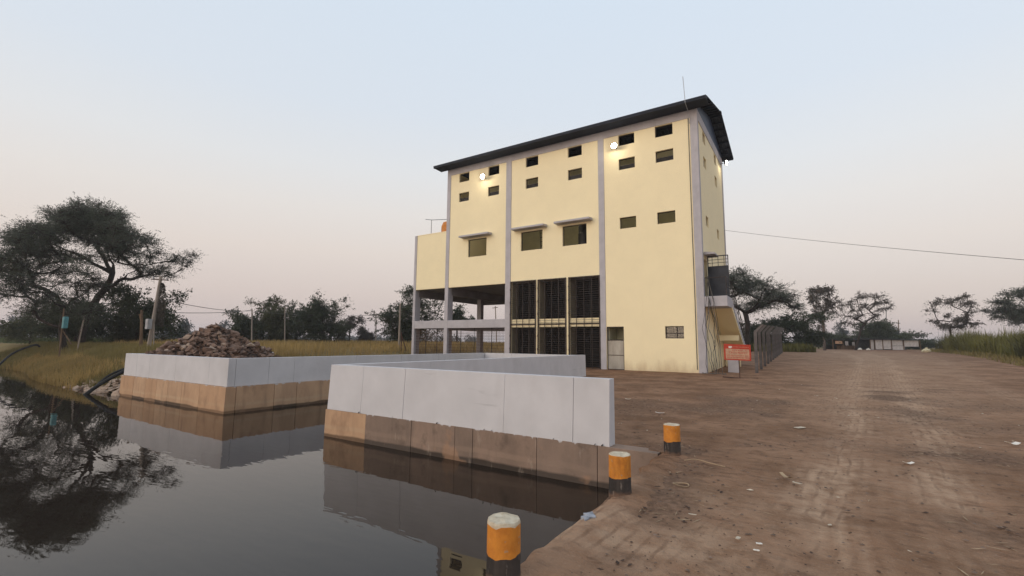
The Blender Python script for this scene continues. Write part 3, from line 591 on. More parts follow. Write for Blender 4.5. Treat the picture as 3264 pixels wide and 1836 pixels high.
# landing, stair and railing on the right side
XL = -3.80
bevel(B.part('landing', MB().box(XR+.003, XL, Y0+.02, 29.5, 3.72, 4.30), M['grey']), .012)
NS = 19; ys0, zs0, ys1, zs1 = 29.5, 4.3, 36.4, .95
run, ris = (ys1-ys0)/NS, (zs0-zs1)/NS
stf = B.part('stair_flight', MB().hexa([(XR+.06, ys0, 3.72), (XL-.03, ys0, 3.72), (XL-.03, ys1, zs1-.45), (XR+.06, ys1, zs1-.45), (XR+.06, ys0, 4.1), (XL-.03, ys0, 4.1), (XL-.03, ys1, zs1-.05), (XR+.06, ys1, zs1-.05)]), M['yellow'])
stp = MB().box(-.56, .56, 0, run+.02, -.3, 0); st_me = raw_obj('step', stp.v, stp.f, M['grey']); stm = st_me.data; bpy.data.objects.remove(st_me)
for k_ in range(NS): B.link('step', stm, ((XR+XL)/2+.03, ys0+k_*run, zs0-(k_+1)*ris+.02), parent=stf)
B.part('stair_beam', MB().box(XR+.003, XL-.02, 31.7, 31.95, 1.87, 2.19), M['yellow'])
B.part('stair_support', MB().box(XR+.06, XL-.25, 34.0, 34.25, -.3, 1.1), M['yellow'])
B.part('stair_pier', MB().box(-4.15, -3.6, 29.3, 29.8, -.2, 1.2), M['grey'])
rl = B.part('railing', MB().tube([(XR+.05, Y0+.07, 5.35), (XL-.04, Y0+.07, 5.35), (XL-.04, 29.4, 5.35), (XL-.04, ys1, zs1+1.0)], .025, 6).tube([(XL-.04, Y0+.07, 4.85), (XL-.04, 29.4, 4.85), (XL-.04, ys1, zs1+.5)], .016, 5), M['dark_metal'])
for k_ in range(3): B.part('baluster', MB().tube([(XR+.06+k_*.13, Y0+.07, 4.3), (XR+.06+k_*.13, Y0+.07, 5.35)], .016, 5), M['dark_metal'], rl)
B.part('baluster', MB().tube([(XL-.04, Y0+.07, 4.3), (XL-.04, Y0+.07, 5.37)], .022, 5), M['dark_metal'], rl)
for k_ in range(10):
    y = 29.5+k_*.72; z = zs0-(y-ys0)/run*ris; B.part('baluster', MB().tube([(XL-.04, y, z), (XL-.04, y, z+1.03)], .02, 5), M['dark_metal'], rl)
dl = B.part('stair_door', MB().box(XR+.04, XL-.02, 28.86, 28.91, 4.34, 6.16).box(XR+.04, XR+.09, 28.86, 28.91, 6.16, 6.78).box(XL-.07, XL-.02, 28.86, 28.91, 6.16, 6.78).box(XR+.09, XL-.07, 28.862, 28.908, 6.73, 6.78), M['doornavy'])
for x in np.linspace(XR+.3, XL-.25, 3): B.part('bar', MB().box(x-.012, x+.012, 28.87, 28.90, 6.16, 6.73), M['dark_metal'], dl)
for z in (6.35, 6.54): B.part('bar', MB().box(XR+.09, XL-.07, 28.865, 28.895, z-.012, z+.012), M['dark_metal'], dl)
B.part('door_hood', MB().hexa([(XR, Y0+.5, 6.78), (-4.42, Y0+.5, 6.78), (-4.42, 29.5, 6.78), (XR, 29.5, 6.78), (XR, Y0+.5, 6.95), (-4.42, Y0+.5, 6.86), (-4.42, 29.5, 6.86), (XR, 29.5, 6.95)]), M['grey'])
# ---- lamps and hung things
def floodlight(loc, face, label):
    lx, ly, lz = loc; T = Thing('floodlight', loc, label, 'lamp', 'floodlights on the pump house')
    def R_(x, y, z):
        if face == 'front': return (lx+x, ly+y, lz+z)
        return (lx-y, ly+x, lz+z)
    hb = MB(); q = [(-.21, -.17, -.19), (.21, -.17, -.19), (.14, -.06, -.1), (-.14, -.06, -.1), (-.21, -.20, .19), (.21, -.20, .19), (.14, -.06, .1), (-.14, -.06, .1)]
    T.part('housing', hb.hexa([R_(*p) for p in q]), M['dark_metal'])
    T.part('bracket', MB().tube([R_(0, 0, 0), R_(0, .25, -.02)], .025, 6), M['dark_metal'])
    f = MB(); q2 = []
    for ring, (s, d) in enumerate(((1, .012), (.72, .055), (.35, .075))):
        for k_ in range(16):
            a = 2*math.pi*k_/16; x = .19*s*math.cos(a); z = .17*s*math.sin(a)
            q2.append(R_(x, -.18-d-(z*.12), z))
    f.add(q2, [(r*16+k_, r*16+(k_+1) % 16, (r+1)*16+(k_+1) % 16, (r+1)*16+k_) for r in range(2) for k_ in range(16)]+[tuple(32+k_ for k_ in range(16))])
    T.part('lit_face', f, M['lamp'])
    l_ = bpy.data.lights.new('flood_light', 'POINT'); l_.energy = 24; l_.color = (1, .9, .70); l_.shadow_soft_size = .05; lo = bpy.data.objects.new('bulb', l_); C.objects.link(lo); lo.parent = T.o; lo.location = tuple(np.array(R_(0, -.36, -.20))-T.loc)
floodlight((-9.95, Y0-.25, 14.15), 'front', 'lit floodlight below a window near the right corner of the yellow facade')
floodlight((-20.35, Y0-.25, 14.12), 'front', 'lit floodlight near the left end of the yellow facade')
floodlight((XR+.25, 35.6, 14.75), 'side', 'lit floodlight on the stair side under the roof corner')
# hall lamps (the rooms behind the windows are lit)
for x in (-8, -14.5, -21):
    T = Thing('hall_lamp', (x, 28.95, 11.0), f'ceiling lamp inside the hall behind the {"right" if x > -10 else "middle" if x > -18 else "left"} bay windows', 'lamp', 'lamps in the hall')
    T.part('lamp_shade', MB().lathe(x, 28.95, [(.06, 11.3), (.3, 11.06), (.32, 11.02)], 14), M['dark_metal']); T.part('stem', MB().tube([(x, 28.95, 11.3), (x, 28.95, 15.8)], .015, 5), M['dark_metal'])
    l_ = bpy.data.lights.new('hall_light', 'POINT'); l_.energy = 60; l_.color = (1, .92, .70); l_.shadow_soft_size = .25; lo = bpy.data.objects.new('bulb', l_); C.objects.link(lo); lo.parent = T.o; lo.location = (0, 0, -.12)
# vertical pump motor inside the right large window and a ladder in the middle one
T = Thing('pump_motor', (-13.0, 29.4, 6.15), 'dark vertical pump motor standing inside the right hooded window', 'motor')
T.part('casing', MB().lathe(-13.0, 29.4, [(.5, 6.15), (.5, 8.0), (.44, 8.05), (.44, 9.2), (.40, 9.3), (.40, 9.75), (.30, 9.9)], 18), M['louver'])
T.part('cap', MB().lathe(-13.0, 29.4, [(.34, 9.92), (.34, 10.02), (.2, 10.1)], 16), M['louver'])
T.part('hose', MB().tube([(-12.6, 29.3, 9.0), (-12.2, 29.2, 8.9), (-11.9, 29.2, 8.4), (-11.8, 29.2, 6.2)], .07, 8).tube([(-12.6, 29.2, 8.8), (-12.3, 29.1, 8.6), (-12.1, 29.1, 8.2), (-12.0, 29.1, 6.2)], .06, 8), M['cable'])
T = Thing('ladder', (-15.8, 28.6, 6.2), 'dark ladder leaning inside the middle hooded window', 'ladder')
T.part('rail', MB().tube([(-15.95, 28.7, 6.2), (-15.95, 28.3, 9.7)], .03, 5), M['dark_metal']); T.part('rail', MB().tube([(-15.6, 28.7, 6.2), (-15.6, 28.3, 9.7)], .03, 5), M['dark_metal'])
for k_ in range(11): T.part('rung', MB().tube([(-15.95, 28.7-.4*k_/11, 6.4+.3*k_), (-15.6, 28.7-.4*k_/11, 6.4+.3*k_)], .02, 5), M['dark_metal'])
T = Thing('water_tank', (-26.3, 30.7, 10.25), 'orange plastic water tank on the annex roof', 'tank')
T.part('tank_body', MB().lathe(-26.45, 30.7, [(.72, 10.25), (.74, 10.9), (.70, 10.95), (.74, 11.0), (.74, 11.75), (.6, 12.1), (.3, 12.2)], 24), M['orange_tank'], smooth=False); T.part('lid', MB().lathe(-26.45, 30.7, [(.28, 12.2), (.28, 12.32), (.1, 12.36)], 16), M['orange_tank'])
single('pipe_frame', MB().tube([(-27.25, 29.2, 10.2), (-27.25, 29.2, 12.15)], .03, 6).tube([(-27.95, 29.2, 12.30), (-27.25, 29.2, 12.15), (-25.5, 29.2, 11.95)], .03, 6), M['steel_rod'], 'thin T shaped pipe standing beside the orange tank', 'pipe', loc=(-27.25, 29.2, 10.25))
T = Thing('cable_bundle', (-4.7, 27.6, 0), 'tangle of black and grey cables hanging from the stair landing to the ground', 'cables')
for k_ in range(8):
    r_ = random.Random(k_+5); x, y, z = -4.72+r_.uniform(-.05, .05), Y0-.03, 5.4 if k_ < 4 else 4.2; pts = []
    ex = -4.75+r_.uniform(-.3, .55)
    for j in range(12):
        f_ = j/11; zz = z*(1-f_)+.06*f_; sp_ = math.sin(f_*math.pi)*r_.uniform(.2, .45)*(1 if k_ % 2 else -1)*.5
        pts.append((x*(1-f_)+ex*f_+sp_+r_.uniform(-.07, .07)*(zz < 3.8), y-.04-.1*f_-r_.uniform(0, .1), zz))
    T.part('cable', MB().tube(pts, .011 if k_ % 3 else .017, 5), M['cable'] if k_ % 3 else M['cable_grey'])
T.part('loose_coil', MB().tube([(-5.3+.12*math.cos(a)+a*.09, Y0-.35+.12*math.sin(a), .06+.02*math.sin(3*a)) for a in np.linspace(0, 16, 60)], .02, 5), M['cable_grey'])
def sag(a, b_, s, n=24): return [np.array(a)*(1-f_)+np.array(b_)*f_-np.array([0, 0, s*4*f_*(1-f_)]) for f_ in np.linspace(0, 1, n)]
single('service_wire', MB().tube(sag((XR, 36.6, 10.0), at(2700, 664, 16), .10), .010, 5), M['cable'], 'black overhead wire running from the yellow building out over the road', 'wire', loc=(XR, 36.6, 10))

# ------------------------------------------------------------------ bollards
def bollard(x, y, h, seed, label):
    T = Thing('bollard', (x, y, 0), label, 'bollard', 'bollards along the quay'); r = .118; zb = h*.47; r_ = random.Random(seed); n = 22
    lob = [1+.02*math.cos(4*2*math.pi*k_/n+seed)+r_.uniform(-.012, .012) for k_ in range(n)]
    sag_ = [r_.uniform(-.006, .006)+.008*math.sin(2*math.pi*k_/n*2+seed) for k_ in range(n)]
    drip = [((.018 if seed == 1 else .004)+max(0, r_.gauss(0, .014 if seed == 1 else .006))) for k_ in range(n)]
    chip = [r_.uniform(-.004, .006) for k_ in range(n)]
    def ring(f, rad, zf): return [(x+rad*lob[k_]*math.cos(2*math.pi*k_/n), y+rad*lob[k_]*math.sin(2*math.pi*k_/n), zf(k_)) for k_ in range(n)]
    def shell(rings, capb=False, capt=False):
        mb = MB(); fs = [(i*n+k_, i*n+(k_+1) % n, (i+1)*n+(k_+1) % n, (i+1)*n+k_) for i in range(len(rings)-1) for k_ in range(n)]
        if capt: fs.append(tuple((len(rings)-1)*n+k_ for k_ in range(n)))
        if capb: fs.append(tuple(reversed(range(n))))
        return mb.add([p for rg in rings for p in rg], fs)
    T.part('black_base', shell([ring(0, r*1.06, lambda k_: -.08), ring(0, r*1.03, lambda k_: .03), ring(0, r, lambda k_: zb*.5), ring(0, r*.995, lambda k_: zb+sag_[k_])], True), M['b_black'], smooth=True)
    T.part('orange_band', shell([ring(0, r*.995, lambda k_: zb+sag_[k_]), ring(0, r*.99, lambda k_: zb+(h-zb)*.5), ring(0, r*.985, lambda k_: h-drip[k_])]), M['b_orange'], smooth=True)
    T.part('worn_cap', shell([ring(0, r*.985, lambda k_: h-drip[k_]), ring(0, r*.975, lambda k_: h-min(.012, drip[k_]*.6)), ring(0, r*.93, lambda k_: h+chip[k_]), ring(0, r*.5, lambda k_: h+.006+chip[k_])], False, True), M['b_cap'])
bollard(-1.845, 2.78, .405, 1, 'orange and black bollard nearest the camera with a cream capped top')
bollard(-1.80, 4.93, .435, 2, 'chipped orange and black bollard at the corner of the water, middle of the three')
bollard(-1.80, 7.12, .44, 3, 'orange and black bollard standing farthest back on the dirt')

# ------------------------------------------------------------------ red sign
sgx, sgy = -3.03, 25.0; sr = np.array([RGT[0], RGT[1], 0]); sr /= np.linalg.norm(sr); sn = np.array([sr[1], -sr[0], 0])
T = Thing('notice_sign', (sgx, sgy, 0), 'red painted notice board with cream lettering panel on a thin pipe', 'sign')
def SP(a, z, d): q = np.array([sgx, sgy, 0])+sr*a+sn*d; return (q[0], q[1], z-.035*a)
def sbox(mb, a0, a1, z0, z1, d0, d1): return mb.hexa([SP(a0, z0, d1), SP(a1, z0, d1), SP(a1, z0, d0), SP(a0, z0, d0), SP(a0, z1, d1), SP(a1, z1, d1), SP(a1, z1, d0), SP(a0, z1, d0)])
T.part('board', sbox(MB(), -.72, .57, .86, 1.63, .0, .025), M['sign_red'])
T.part('text_panel', sbox(MB(), -.65, .49, .92, 1.40, .025, .028), M['sign_cream'])
T.part('emblem', sbox(sbox(MB(), -.50, -.38, 1.43, 1.53, .028, .031), -.38, -.33, 1.46, 1.52, .028, .031), M['sign_white'])
T.part('post', MB().tube([SP(0, -.1, -.02), SP(0, 1.5, -.02)], .022, 8), M['rust'])
T.part('foot', MB().tube([(sgx-.75, sgy-.15, .05), (sgx-.3, sgy-.05, .03), (sgx+.05, sgy-.12, .03)], .03, 6).tube([(sgx, sgy, .02), (sgx+.75, sgy+.3, .03)], .018, 5), M['rust'])
r_ = random.Random(3); let = MB(); low = MB()
for row, (z, hh, a0, a1) in enumerate(((1.33, .05, -.34, .36), (1.22, .085, -.50, .38), (1.08, .055, -.60, .42), (.985, .06, -.60, .46))):
    a = a0
    while a < a1:
        w_ = r_.uniform(.035, .075)
        if r_.random() < .12: a += .04; continue
        sbox(let, a, a+w_, z+hh*.30, z+hh*.48, .0285, .031)
        for q in range(2):
            b0 = a+r_.uniform(0, w_*.6); sbox(let, b0, b0+.014, z-hh*r_.uniform(.2, .5), z+hh*r_.uniform(.1, .28), .0285, .031)
        if r_.random() < .5: sbox(let, a+.005, a+w_*.8, z-hh*.45, z-hh*.30, .0285, .031)
        a += w_+.012
T.part('lettering', let, M['sign_red'])
a = -.28
while a < .45: sbox(low, a, a+.05, 1.50, 1.512, .0255, .028); sbox(low, a+.01, a+.022, 1.475, 1.50, .0255, .028); a += .07
T.part('heading', low, M['sign_cream'])

# ------------------------------------------------------------------ fence posts with cranked tops
pm = MB()
def post_mesh():
    mb = MB(); w_ = .15; prof = [(0, -.4), (0, 2.25), (.38, 2.70)]
    for (x, z) in prof:
        pass
    vs = []
    for i, (x, z) in enumerate(prof):
        vs += [(x-w_*.5, -.10, z+(.04 if i == 1 else 0)), (x+w_*.5, -.10, z), (x+w_*.5, .10, z), (x-w_*.5, .10, z+(.04 if i == 1 else 0))]
    fs = [(0, 3, 2, 1), (8, 9, 10, 11)]
    for i in range(2):
        for k_ in range(4): fs.append((i*4+k_, i*4+(k_+1) % 4, (i+1)*4+(k_+1) % 4, (i+1)*4+k_))
    return mb.add(vs, fs)
po = post_mesh(); pme = raw_obj('tmp', po.v, po.f, M['post']); post_me = pme.data; bpy.data.objects.remove(pme)
NP = 11
ORD = ['first', 'second', 'third', 'fourth', 'fifth', 'sixth', 'seventh', 'eighth', 'ninth', 'tenth', 'last']
for k_ in range(NP):
    f_ = k_/(NP-1); y = 29.6+29*f_; x = -2.72-.15*f_; z = float(gh(x, y))
    T = Thing('fence_post', (x, y, z), None, 'post', 'row of cranked fence posts')
    T.o['label'] = 'nearest concrete fence post with cranked top, beside the red sign' if k_ == 0 else ('farthest concrete fence post at the end of the row by the road' if k_ == NP-1 else f'concrete fence post with cranked top, {ORD[k_]} in the row from the red sign')
    T.link('post', post_me, (x, y, z), (random.uniform(-.015, .015), random.uniform(-.02, .02), math.pi/2*0+random.uniform(-.05, .05)))
    T.part('stay_wire', MB().tube([(x+.07, y, z+2.1), (x+.07, y+.02, z+.1)], .012, 4), M['rust'])

# ------------------------------------------------------------------ stones
def stone_mesh(seed, sx, sy, sz):
    r_ = random.Random(seed); bm = bmesh.new()
    for i in range(13):
        v = Vector((r_.gauss(0, 1), r_.gauss(0, 1), r_.gauss(0, 1))).normalized()*r_.uniform(.8, 1.05); bm.verts.new((v.x*sx, v.y*sy, v.z*sz))
    bmesh.ops.convex_hull(bm, input=bm.verts); 
    for v in [v for v in bm.verts if not v.link_faces]: bm.verts.remove(v)
    me = bpy.data.meshes.new('stone'); bm.to_mesh(me); bm.free(); return me
STV = [stone_mesh(i, random.uniform(.42, .6), random.uniform(.3, .5), random.uniform(.22, .4)) for i in range(10)]
ST1 = [m.copy() for m in STV]; ST2 = [m.copy() for m in STV]
for m in ST1: m.materials.append(M['stone'])
for m in ST2: m.materials.append(M['stone_pale'])
pc = np.array([-21.75, 10.0]); hz0, pk, PR = .5, 2.28, 3.3
def pile_h(x, y):
    r = np.hypot((x-pc[0]), (y-pc[1])*1.15)/PR; th = np.arctan2(y-pc[1], x-pc[0]); r = r*(1+.10*np.sin(2.3*th+1)+.07*np.sin(5*th))
    return hz0+(pk-hz0)*np.clip(1-r, -.1, 1)**1.0*(1+.0*r)
T = Thing('rubble_heap', (pc[0], pc[1], hz0), 'heap of broken brown stones behind the left basin wall', 'stone heap')
mv = []; mf = []; nr, na = 12, 36
for i in range(nr+1):
    for j in range(na):
        rr = PR*1.1*i/nr; th = 2*math.pi*j/na; x, y = max(LX0+.3, pc[0]+rr*math.cos(th)), max(LY+.3, pc[1]+rr*math.sin(th)); mv.append((x, y, float(pile_h(x, y))-.10+random.uniform(-.05, .05)))
for i in range(nr):
    for j in range(na): mf.append((i*na+j, (i+1)*na+j, (i+1)*na+(j+1) % na, i*na+(j+1) % na))
mm = MB().add(mv, mf); T.part('earth_core', mm, M['earth'])
cnt = 0
while cnt < 300:
    th = random.gauss(-math.pi/2+.55, 1.15); rr = PR*math.sqrt(random.random())*1.0; x, y = pc[0]+rr*math.cos(th), pc[1]+rr*math.sin(th)
    if x < LX0+.5 or y < LY+.4: continue
    s_ = random.choice((.15, .18, .22, .25, .3, .34, .38, .46, .55)); T.link('stone', random.choice(ST1 if random.random() < .82 else ST2), (x, y, float(pile_h(x, y))-.02+random.uniform(-.03, .06)), (random.uniform(-.5, .9), random.uniform(-.6, .6), random.uniform(0, 6.3)), (s_, s_*random.uniform(.7, 1), s_*random.uniform(.8, 1.2))); cnt += 1
sv = MB()
for k_ in range(2600):
    th = random.uniform(0, 6.3); rr = PR*math.sqrt(random.random())*1.1; x, y = max(LX0+.4, pc[0]+rr*math.cos(th)), max(LY+.4, pc[1]+rr*math.sin(th)); z = float(pile_h(x, y)); s_ = random.uniform(.03, .09)
    q = [np.array((x, y, z))+s_*np.array([random.gauss(0, 1), random.gauss(0, 1), random.gauss(0, .7)]) for _ in range(4)]; sv.add(q, [(0, 1, 2), (0, 3, 1), (1, 3, 2), (2, 3, 0)])
tag(T.part('small_rubble', sv, M['stone']), kind='stuff')
T = Thing('stone_bank', (-26, 8, -.6), 'pale broken stones pitched on the bank left of the tan plinth', 'stones')
cnt = 0
while cnt < 230:
    x = -23.35-abs(random.gauss(0, 2.3)); f_ = random.random(); sh = float(shore_y(np.array(x))); y = sh-.15+f_*2.4*max(.1, 1-(-23.3-x)/6.5)
    if x < -29.8: continue
    z = max(-.62+max(0, (y-sh+.1))*.48, float(gh(x, y))+.02); s_ = random.choice((.2, .26, .32, .4, .46)); T.link('stone', random.choice(ST2), (x, y, z), (random.uniform(.1, .8), random.uniform(-.4, .4), random.uniform(-.7, .7)), (s_*1.25, s_*.75, s_*.55)); cnt += 1
T.part('earth_core', MB().add([(-29.5, 7.25, -.75), (-23.3, 7.25, -.75), (-23.3, 10.2, .45), (-26.5, 9.3, .2)], [(0, 1, 2, 3)]), M['earth'])
so = raw_obj('tmp', [v.co for v in STV[2].vertices], [tuple(p.vertices) for p in STV[2].polygons], M['earth']); so.name = 'sunken_stone'; so.location = (-2.12, 3.75, WZ-.02); so.scale = (.42, .55, .35); tag(so, 'brown stone breaking the water at the quay foot', 'stone')

# ------------------------------------------------------------------ foliage builders
def leaf_quads(c, ax, ln, wd, r):
    n = len(c); ax = ax/(np.linalg.norm(ax, axis=1, keepdims=True)+1e-9); rnd = r.normal(size=(n, 3)); sd = np.cross(ax, rnd); sd /= (np.linalg.norm(sd, axis=1, keepdims=True)+1e-9)
    l = (ln*r.uniform(.6, 1.3, n))[:, None]; w_ = (wd*r.uniform(.7, 1.3, n))[:, None]
    v = np.stack([c-ax*l*.5, c+sd*w_*.5, c+ax*l*.5, c-sd*w_*.5], 1).reshape(-1, 3)
    return v, np.arange(4*n).reshape(n, 4)
def tree(name, label, u, d, trunk, clumps, leaf=(.16, .06), nleaf=9000, lm='leaf_dark', bm_='bark', tr=.16, ntw=26, seed=1, depth=.8, flat=.0, cat='tree', group=None, base_v=None, spread=.28, droop=-.1, hang=0.0, zb=None, grow_r=1.0, limbs=()):
    """trunk and clumps are given in the 2576 px view at distance d; each clump gets its own depth in the crown"""
    r = np.random.default_rng(seed); mpp = d*3264/2576/FPX
    b0 = at(*trunk[0], d); b0[2] = float(gh(b0[0], b0[1])) if zb is None else zb
    nodes = [b0-np.array([0, 0, .3])]; par = [-1]; last = 0
    wd_ = (max(c[0]+c[2] for c in clumps)-min(c[0]-c[2] for c in clumps))*mpp
    for (tu, tv) in trunk[1:]:
        q = at(tu, tv, d); prev = nodes[last].copy()
        for f_ in (.34, .67, 1.): nodes.append(prev*(1-f_)+q*f_+r.normal(0, .04, 3)*wd_*.12); par.append(last if f_ == .34 else len(nodes)-2)
        last = len(nodes)-1
    for lb_ in limbs:
        q0 = at(*lb_[0], d); pj = int(np.argmin([np.linalg.norm(n_-q0) for n_ in nodes])); dd = r.uniform(-.12, .12)*wd_
        for i_, (tu, tv) in enumerate(lb_[1:]):
            q = at(tu, tv, d+dd*(i_+1)/len(lb_)); prev = nodes[pj].copy()
            for f_ in (.5, 1.): nodes.append(prev*(1-f_)+q*f_+r.normal(0, .012, 3)*wd_*.3); par.append(pj); pj = len(nodes)-1
    ntrunk = len(nodes); cl = []
    for (cu, cv, ru, rv) in clumps:
        dd = r.uniform(-1, 1)*depth*wd_*.32; c = at(cu, cv, d+dd); c = c+(c-CAM)*0; cl.append((c, ru*mpp*grow_r, rv*mpp*grow_r*(1.15 if flat else 1)))
    c2 = []
    for c, ru, rv in cl:
        k_ = 3 if ru > .5 else 2
        for i in range(k_):
            g = r.normal(size=3)*np.array([ru, ru, rv])*.55; q_ = r.uniform(.5, .85); c2.append((c+g, ru*q_, rv*q_))
    cl = c2; ntw = max(10, int(ntw*.45))
    fork = nodes[ntrunk-1] if not limbs else at(*trunk[-1], d); cl.sort(key=lambda k_: np.linalg.norm(k_[0]-fork))
    tips = []
    for c, ru, rv in cl:
        arr = np.array(nodes[2:]); dist = np.linalg.norm(arr-c, axis=1)+np.clip(arr[:, 2]-c[2]+rv*.6, 0, None)*2.5
        j = int(np.argmin(dist))+2; s0 = nodes[j]; pj = j; L_ = np.linalg.norm(c-s0); ns = 4
        for i in range(1, ns+1):
            f_ = i/ns; q = s0*(1-f_)+c*f_+np.array([0, 0, -.10*L_*math.sin(f_*math.pi)*(1 if flat else .4)])+r.normal(0, .028, 3)*L_*(f_ < 1)
            nodes.append(q); par.append(pj); pj = len(nodes)-1
        tips.append((pj, c, ru, rv))
    LV = []; LX = []; tot = sum(ru*rv for _, _, ru, rv in tips)
    for pj, c, ru, rv in tips:
        for k_ in range(ntw):
            g = r.normal(size=3); g /= np.linalg.norm(g); g *= r.uniform(.25, 1.)**.5; e = c+g*np.array([ru, ru*.95, rv]); e[2] += (-.15 if flat else 0)*rv+(-hang*abs(r.normal())*rv)
            st = pj if r.random() < .6 else max(2, pj-1); m0 = nodes[st]*.5+e*.5+r.normal(0, .06, 3)*ru; nodes.append(m0); par.append(st); nodes.append(e); par.append(len(nodes)-2)
            n = max(4, int(nleaf*ru*rv/tot/ntw)); ns_ = max(2, n//9); m_ = max(2, n//ns_)
            f_ = r.uniform(.3, 1.05, ns_)[:, None]; so_ = nodes[st]*(1-f_)**2+2*m0*f_*(1-f_)+e*f_**2
            sp_ = spread*min(ru, rv*1.8); so_ = so_+r.normal(size=(ns_, 3))*sp_*np.array([1, 1, .7])*.7
            dr_ = (so_-c)/(np.array([ru, ru, rv])+1e-6)*np.array([1, 1, .8])+(e-nodes[st])/(np.linalg.norm(e-nodes[st])+1e-6)*.6+r.normal(0, .45, (ns_, 3))+np.array([0, 0, .25 if flat else droop])
            dr_ /= np.linalg.norm(dr_, axis=1, keepdims=True)+1e-6; sl_ = r.uniform(.6, 1.5, (ns_, 1))*leaf[0]*(3.2 if flat else 2.2)
            for q_ in range(m_):
                g_ = q_/max(1, m_-1); LV.append(so_+dr_*sl_*g_+np.array([0, 0, -1.])*sl_*.22*g_**2+r.normal(0, leaf[1]*.8, (ns_, 3))); LX.append(dr_+r.normal(0, .5, (ns_, 3))+np.array([0, 0, droop*.5]))
    # pipe-model radii
    nch = np.zeros(len(nodes)); nch_leaf = np.ones(len(nodes))
    for i in range(len(nodes)-1, 0, -1): nch[i] = max(nch[i], 1); nch[par[i]] += nch[i]
    rad = tr*(nch/nch[1])**.5; rad = np.clip(rad, .008+d*.00012, None); rad[0] = tr*1.35; rad[1] = min(rad[1], tr*1.1)
    mb = MB(); 
    for i in range(1, len(nodes)):
        if par[i] < 0: continue
        n = 7 if rad[i] > .06 else (4 if rad[i] > .025 else 3); p_ = nodes[par[i]]; ra = min(rad[par[i]], rad[i]*1.25) if i >= ntrunk else rad[par[i]]
        mb.tube([p_, nodes[i]], [ra, rad[i]], n, cap=False)
    T = Thing(name, tuple(b0), label, cat, group)
    T.part('trunk', mb, M[bm_], smooth=True)
    v, f = leaf_quads(np.concatenate(LV), np.concatenate(LX), leaf[0], leaf[1], r)
    raw_obj('crown', v, f, M[lm], T.o, b0)
    return T
def grow(u0, u1, v0, v1, n, seed, rr=(.16, .26), top=1.0):      # clump list filling a dome-shaped envelope
    r = random.Random(seed); out = []; W, Hh = u1-u0, v1-v0
    while len(out) < n:
        a, b_ = r.uniform(-1, 1), r.uniform(0, 1)
        if abs(a) > math.sqrt(max(0, 1-(b_*top)**2)): continue
        k_ = r.uniform(*rr); out.append(((u0+u1)/2+a*W*(.5-k_*.5), v1-b_*Hh*(1-k_*.6)-Hh*.02, W*k_, Hh*k_*1.1))
    return out
# the spreading acacia on the left bank
tree('acacia_tree', 'large spreading thorn tree with feathery layered crown on the left bank', 215, 40, [(208, 850), (228, 770), (262, 728), (281, 691)],
     grow(42, 368, 512, 640, 44, 77, (.10, .15))+[(229, 528, 45, 20), (190, 524, 40, 16), (270, 528, 36, 16), (305, 556, 34, 22), (330, 590, 32, 18), (60, 600, 34, 14), (30, 625, 30, 14), (349, 674, 36, 11), (400, 655, 30, 13), (436, 654, 40, 18), (457, 640, 24, 15), (425, 682, 38, 11), (470, 665, 20, 11), (316, 645, 30, 10), (375, 690, 28, 8)],
     leaf=(.15, .04), limbs=[[(262, 728), (300, 705), (322, 687), (360, 670), (392, 661), (436, 652)], [(281, 691), (235, 660), (185, 635), (140, 618), (90, 604)], [(281, 691), (262, 650), (250, 626), (228, 590), (215, 560)], [(281, 691), (278, 650), (272, 615), (290, 580), (310, 555)]],
     nleaf=112000, lm='leaf_acacia', tr=.25, ntw=60, seed=3, flat=1, depth=.9, spread=.34, grow_r=1.0, droop=0)
tree('acacia_tree', 'low dark spreading tree at the left edge of the water', 120, 37, [(168, 852), (160, 790), (140, 745)],
     [(109, 669, 62, 22), (163, 663, 48, 18), (54, 713, 50, 18), (33, 626, 42, 22), (5, 650, 40, 26), (60, 655, 40, 16), (109, 720, 50, 18), (200, 700, 40, 14), (30, 680, 40, 14), (90, 760, 50, 22), (-40, 640, 40, 30), (-30, 690, 40, 20), (240, 720, 35, 14), (150, 770, 50, 24)],
     leaf=(.15, .04), nleaf=46000, lm='leaf_acacia', tr=.22, ntw=80, seed=8, flat=1, depth=.9, spread=.30, grow_r=1.1, droop=0)
tree('dense_shrub', 'dense dark green shrub tree behind the leaning concrete pole', 350, 44, [(345, 852), (345, 800)], grow(255, 425, 712, 850, 26, 4), nleaf=30000, lm='leaf_dark', tr=.14, ntw=18, seed=11, leaf=(.2, .09), cat='tree')
tree('dense_shrub', 'dark thicket under the large thorn tree', 190, 45, [(190, 854), (190, 810)], grow(110, 280, 745, 856, 22, 6), nleaf=24000, lm='leaf_dark', tr=.12, ntw=16, seed=12, leaf=(.2, .09), cat='shrub')
tree('dense_shrub', 'low green shrub by the far left field', 90, 52, [(80, 850), (80, 820)], grow(20, 140, 775, 852, 14, 7), nleaf=12000, lm='leaf_olive', tr=.1, ntw=14, seed=13, leaf=(.2, .09), cat='shrub')
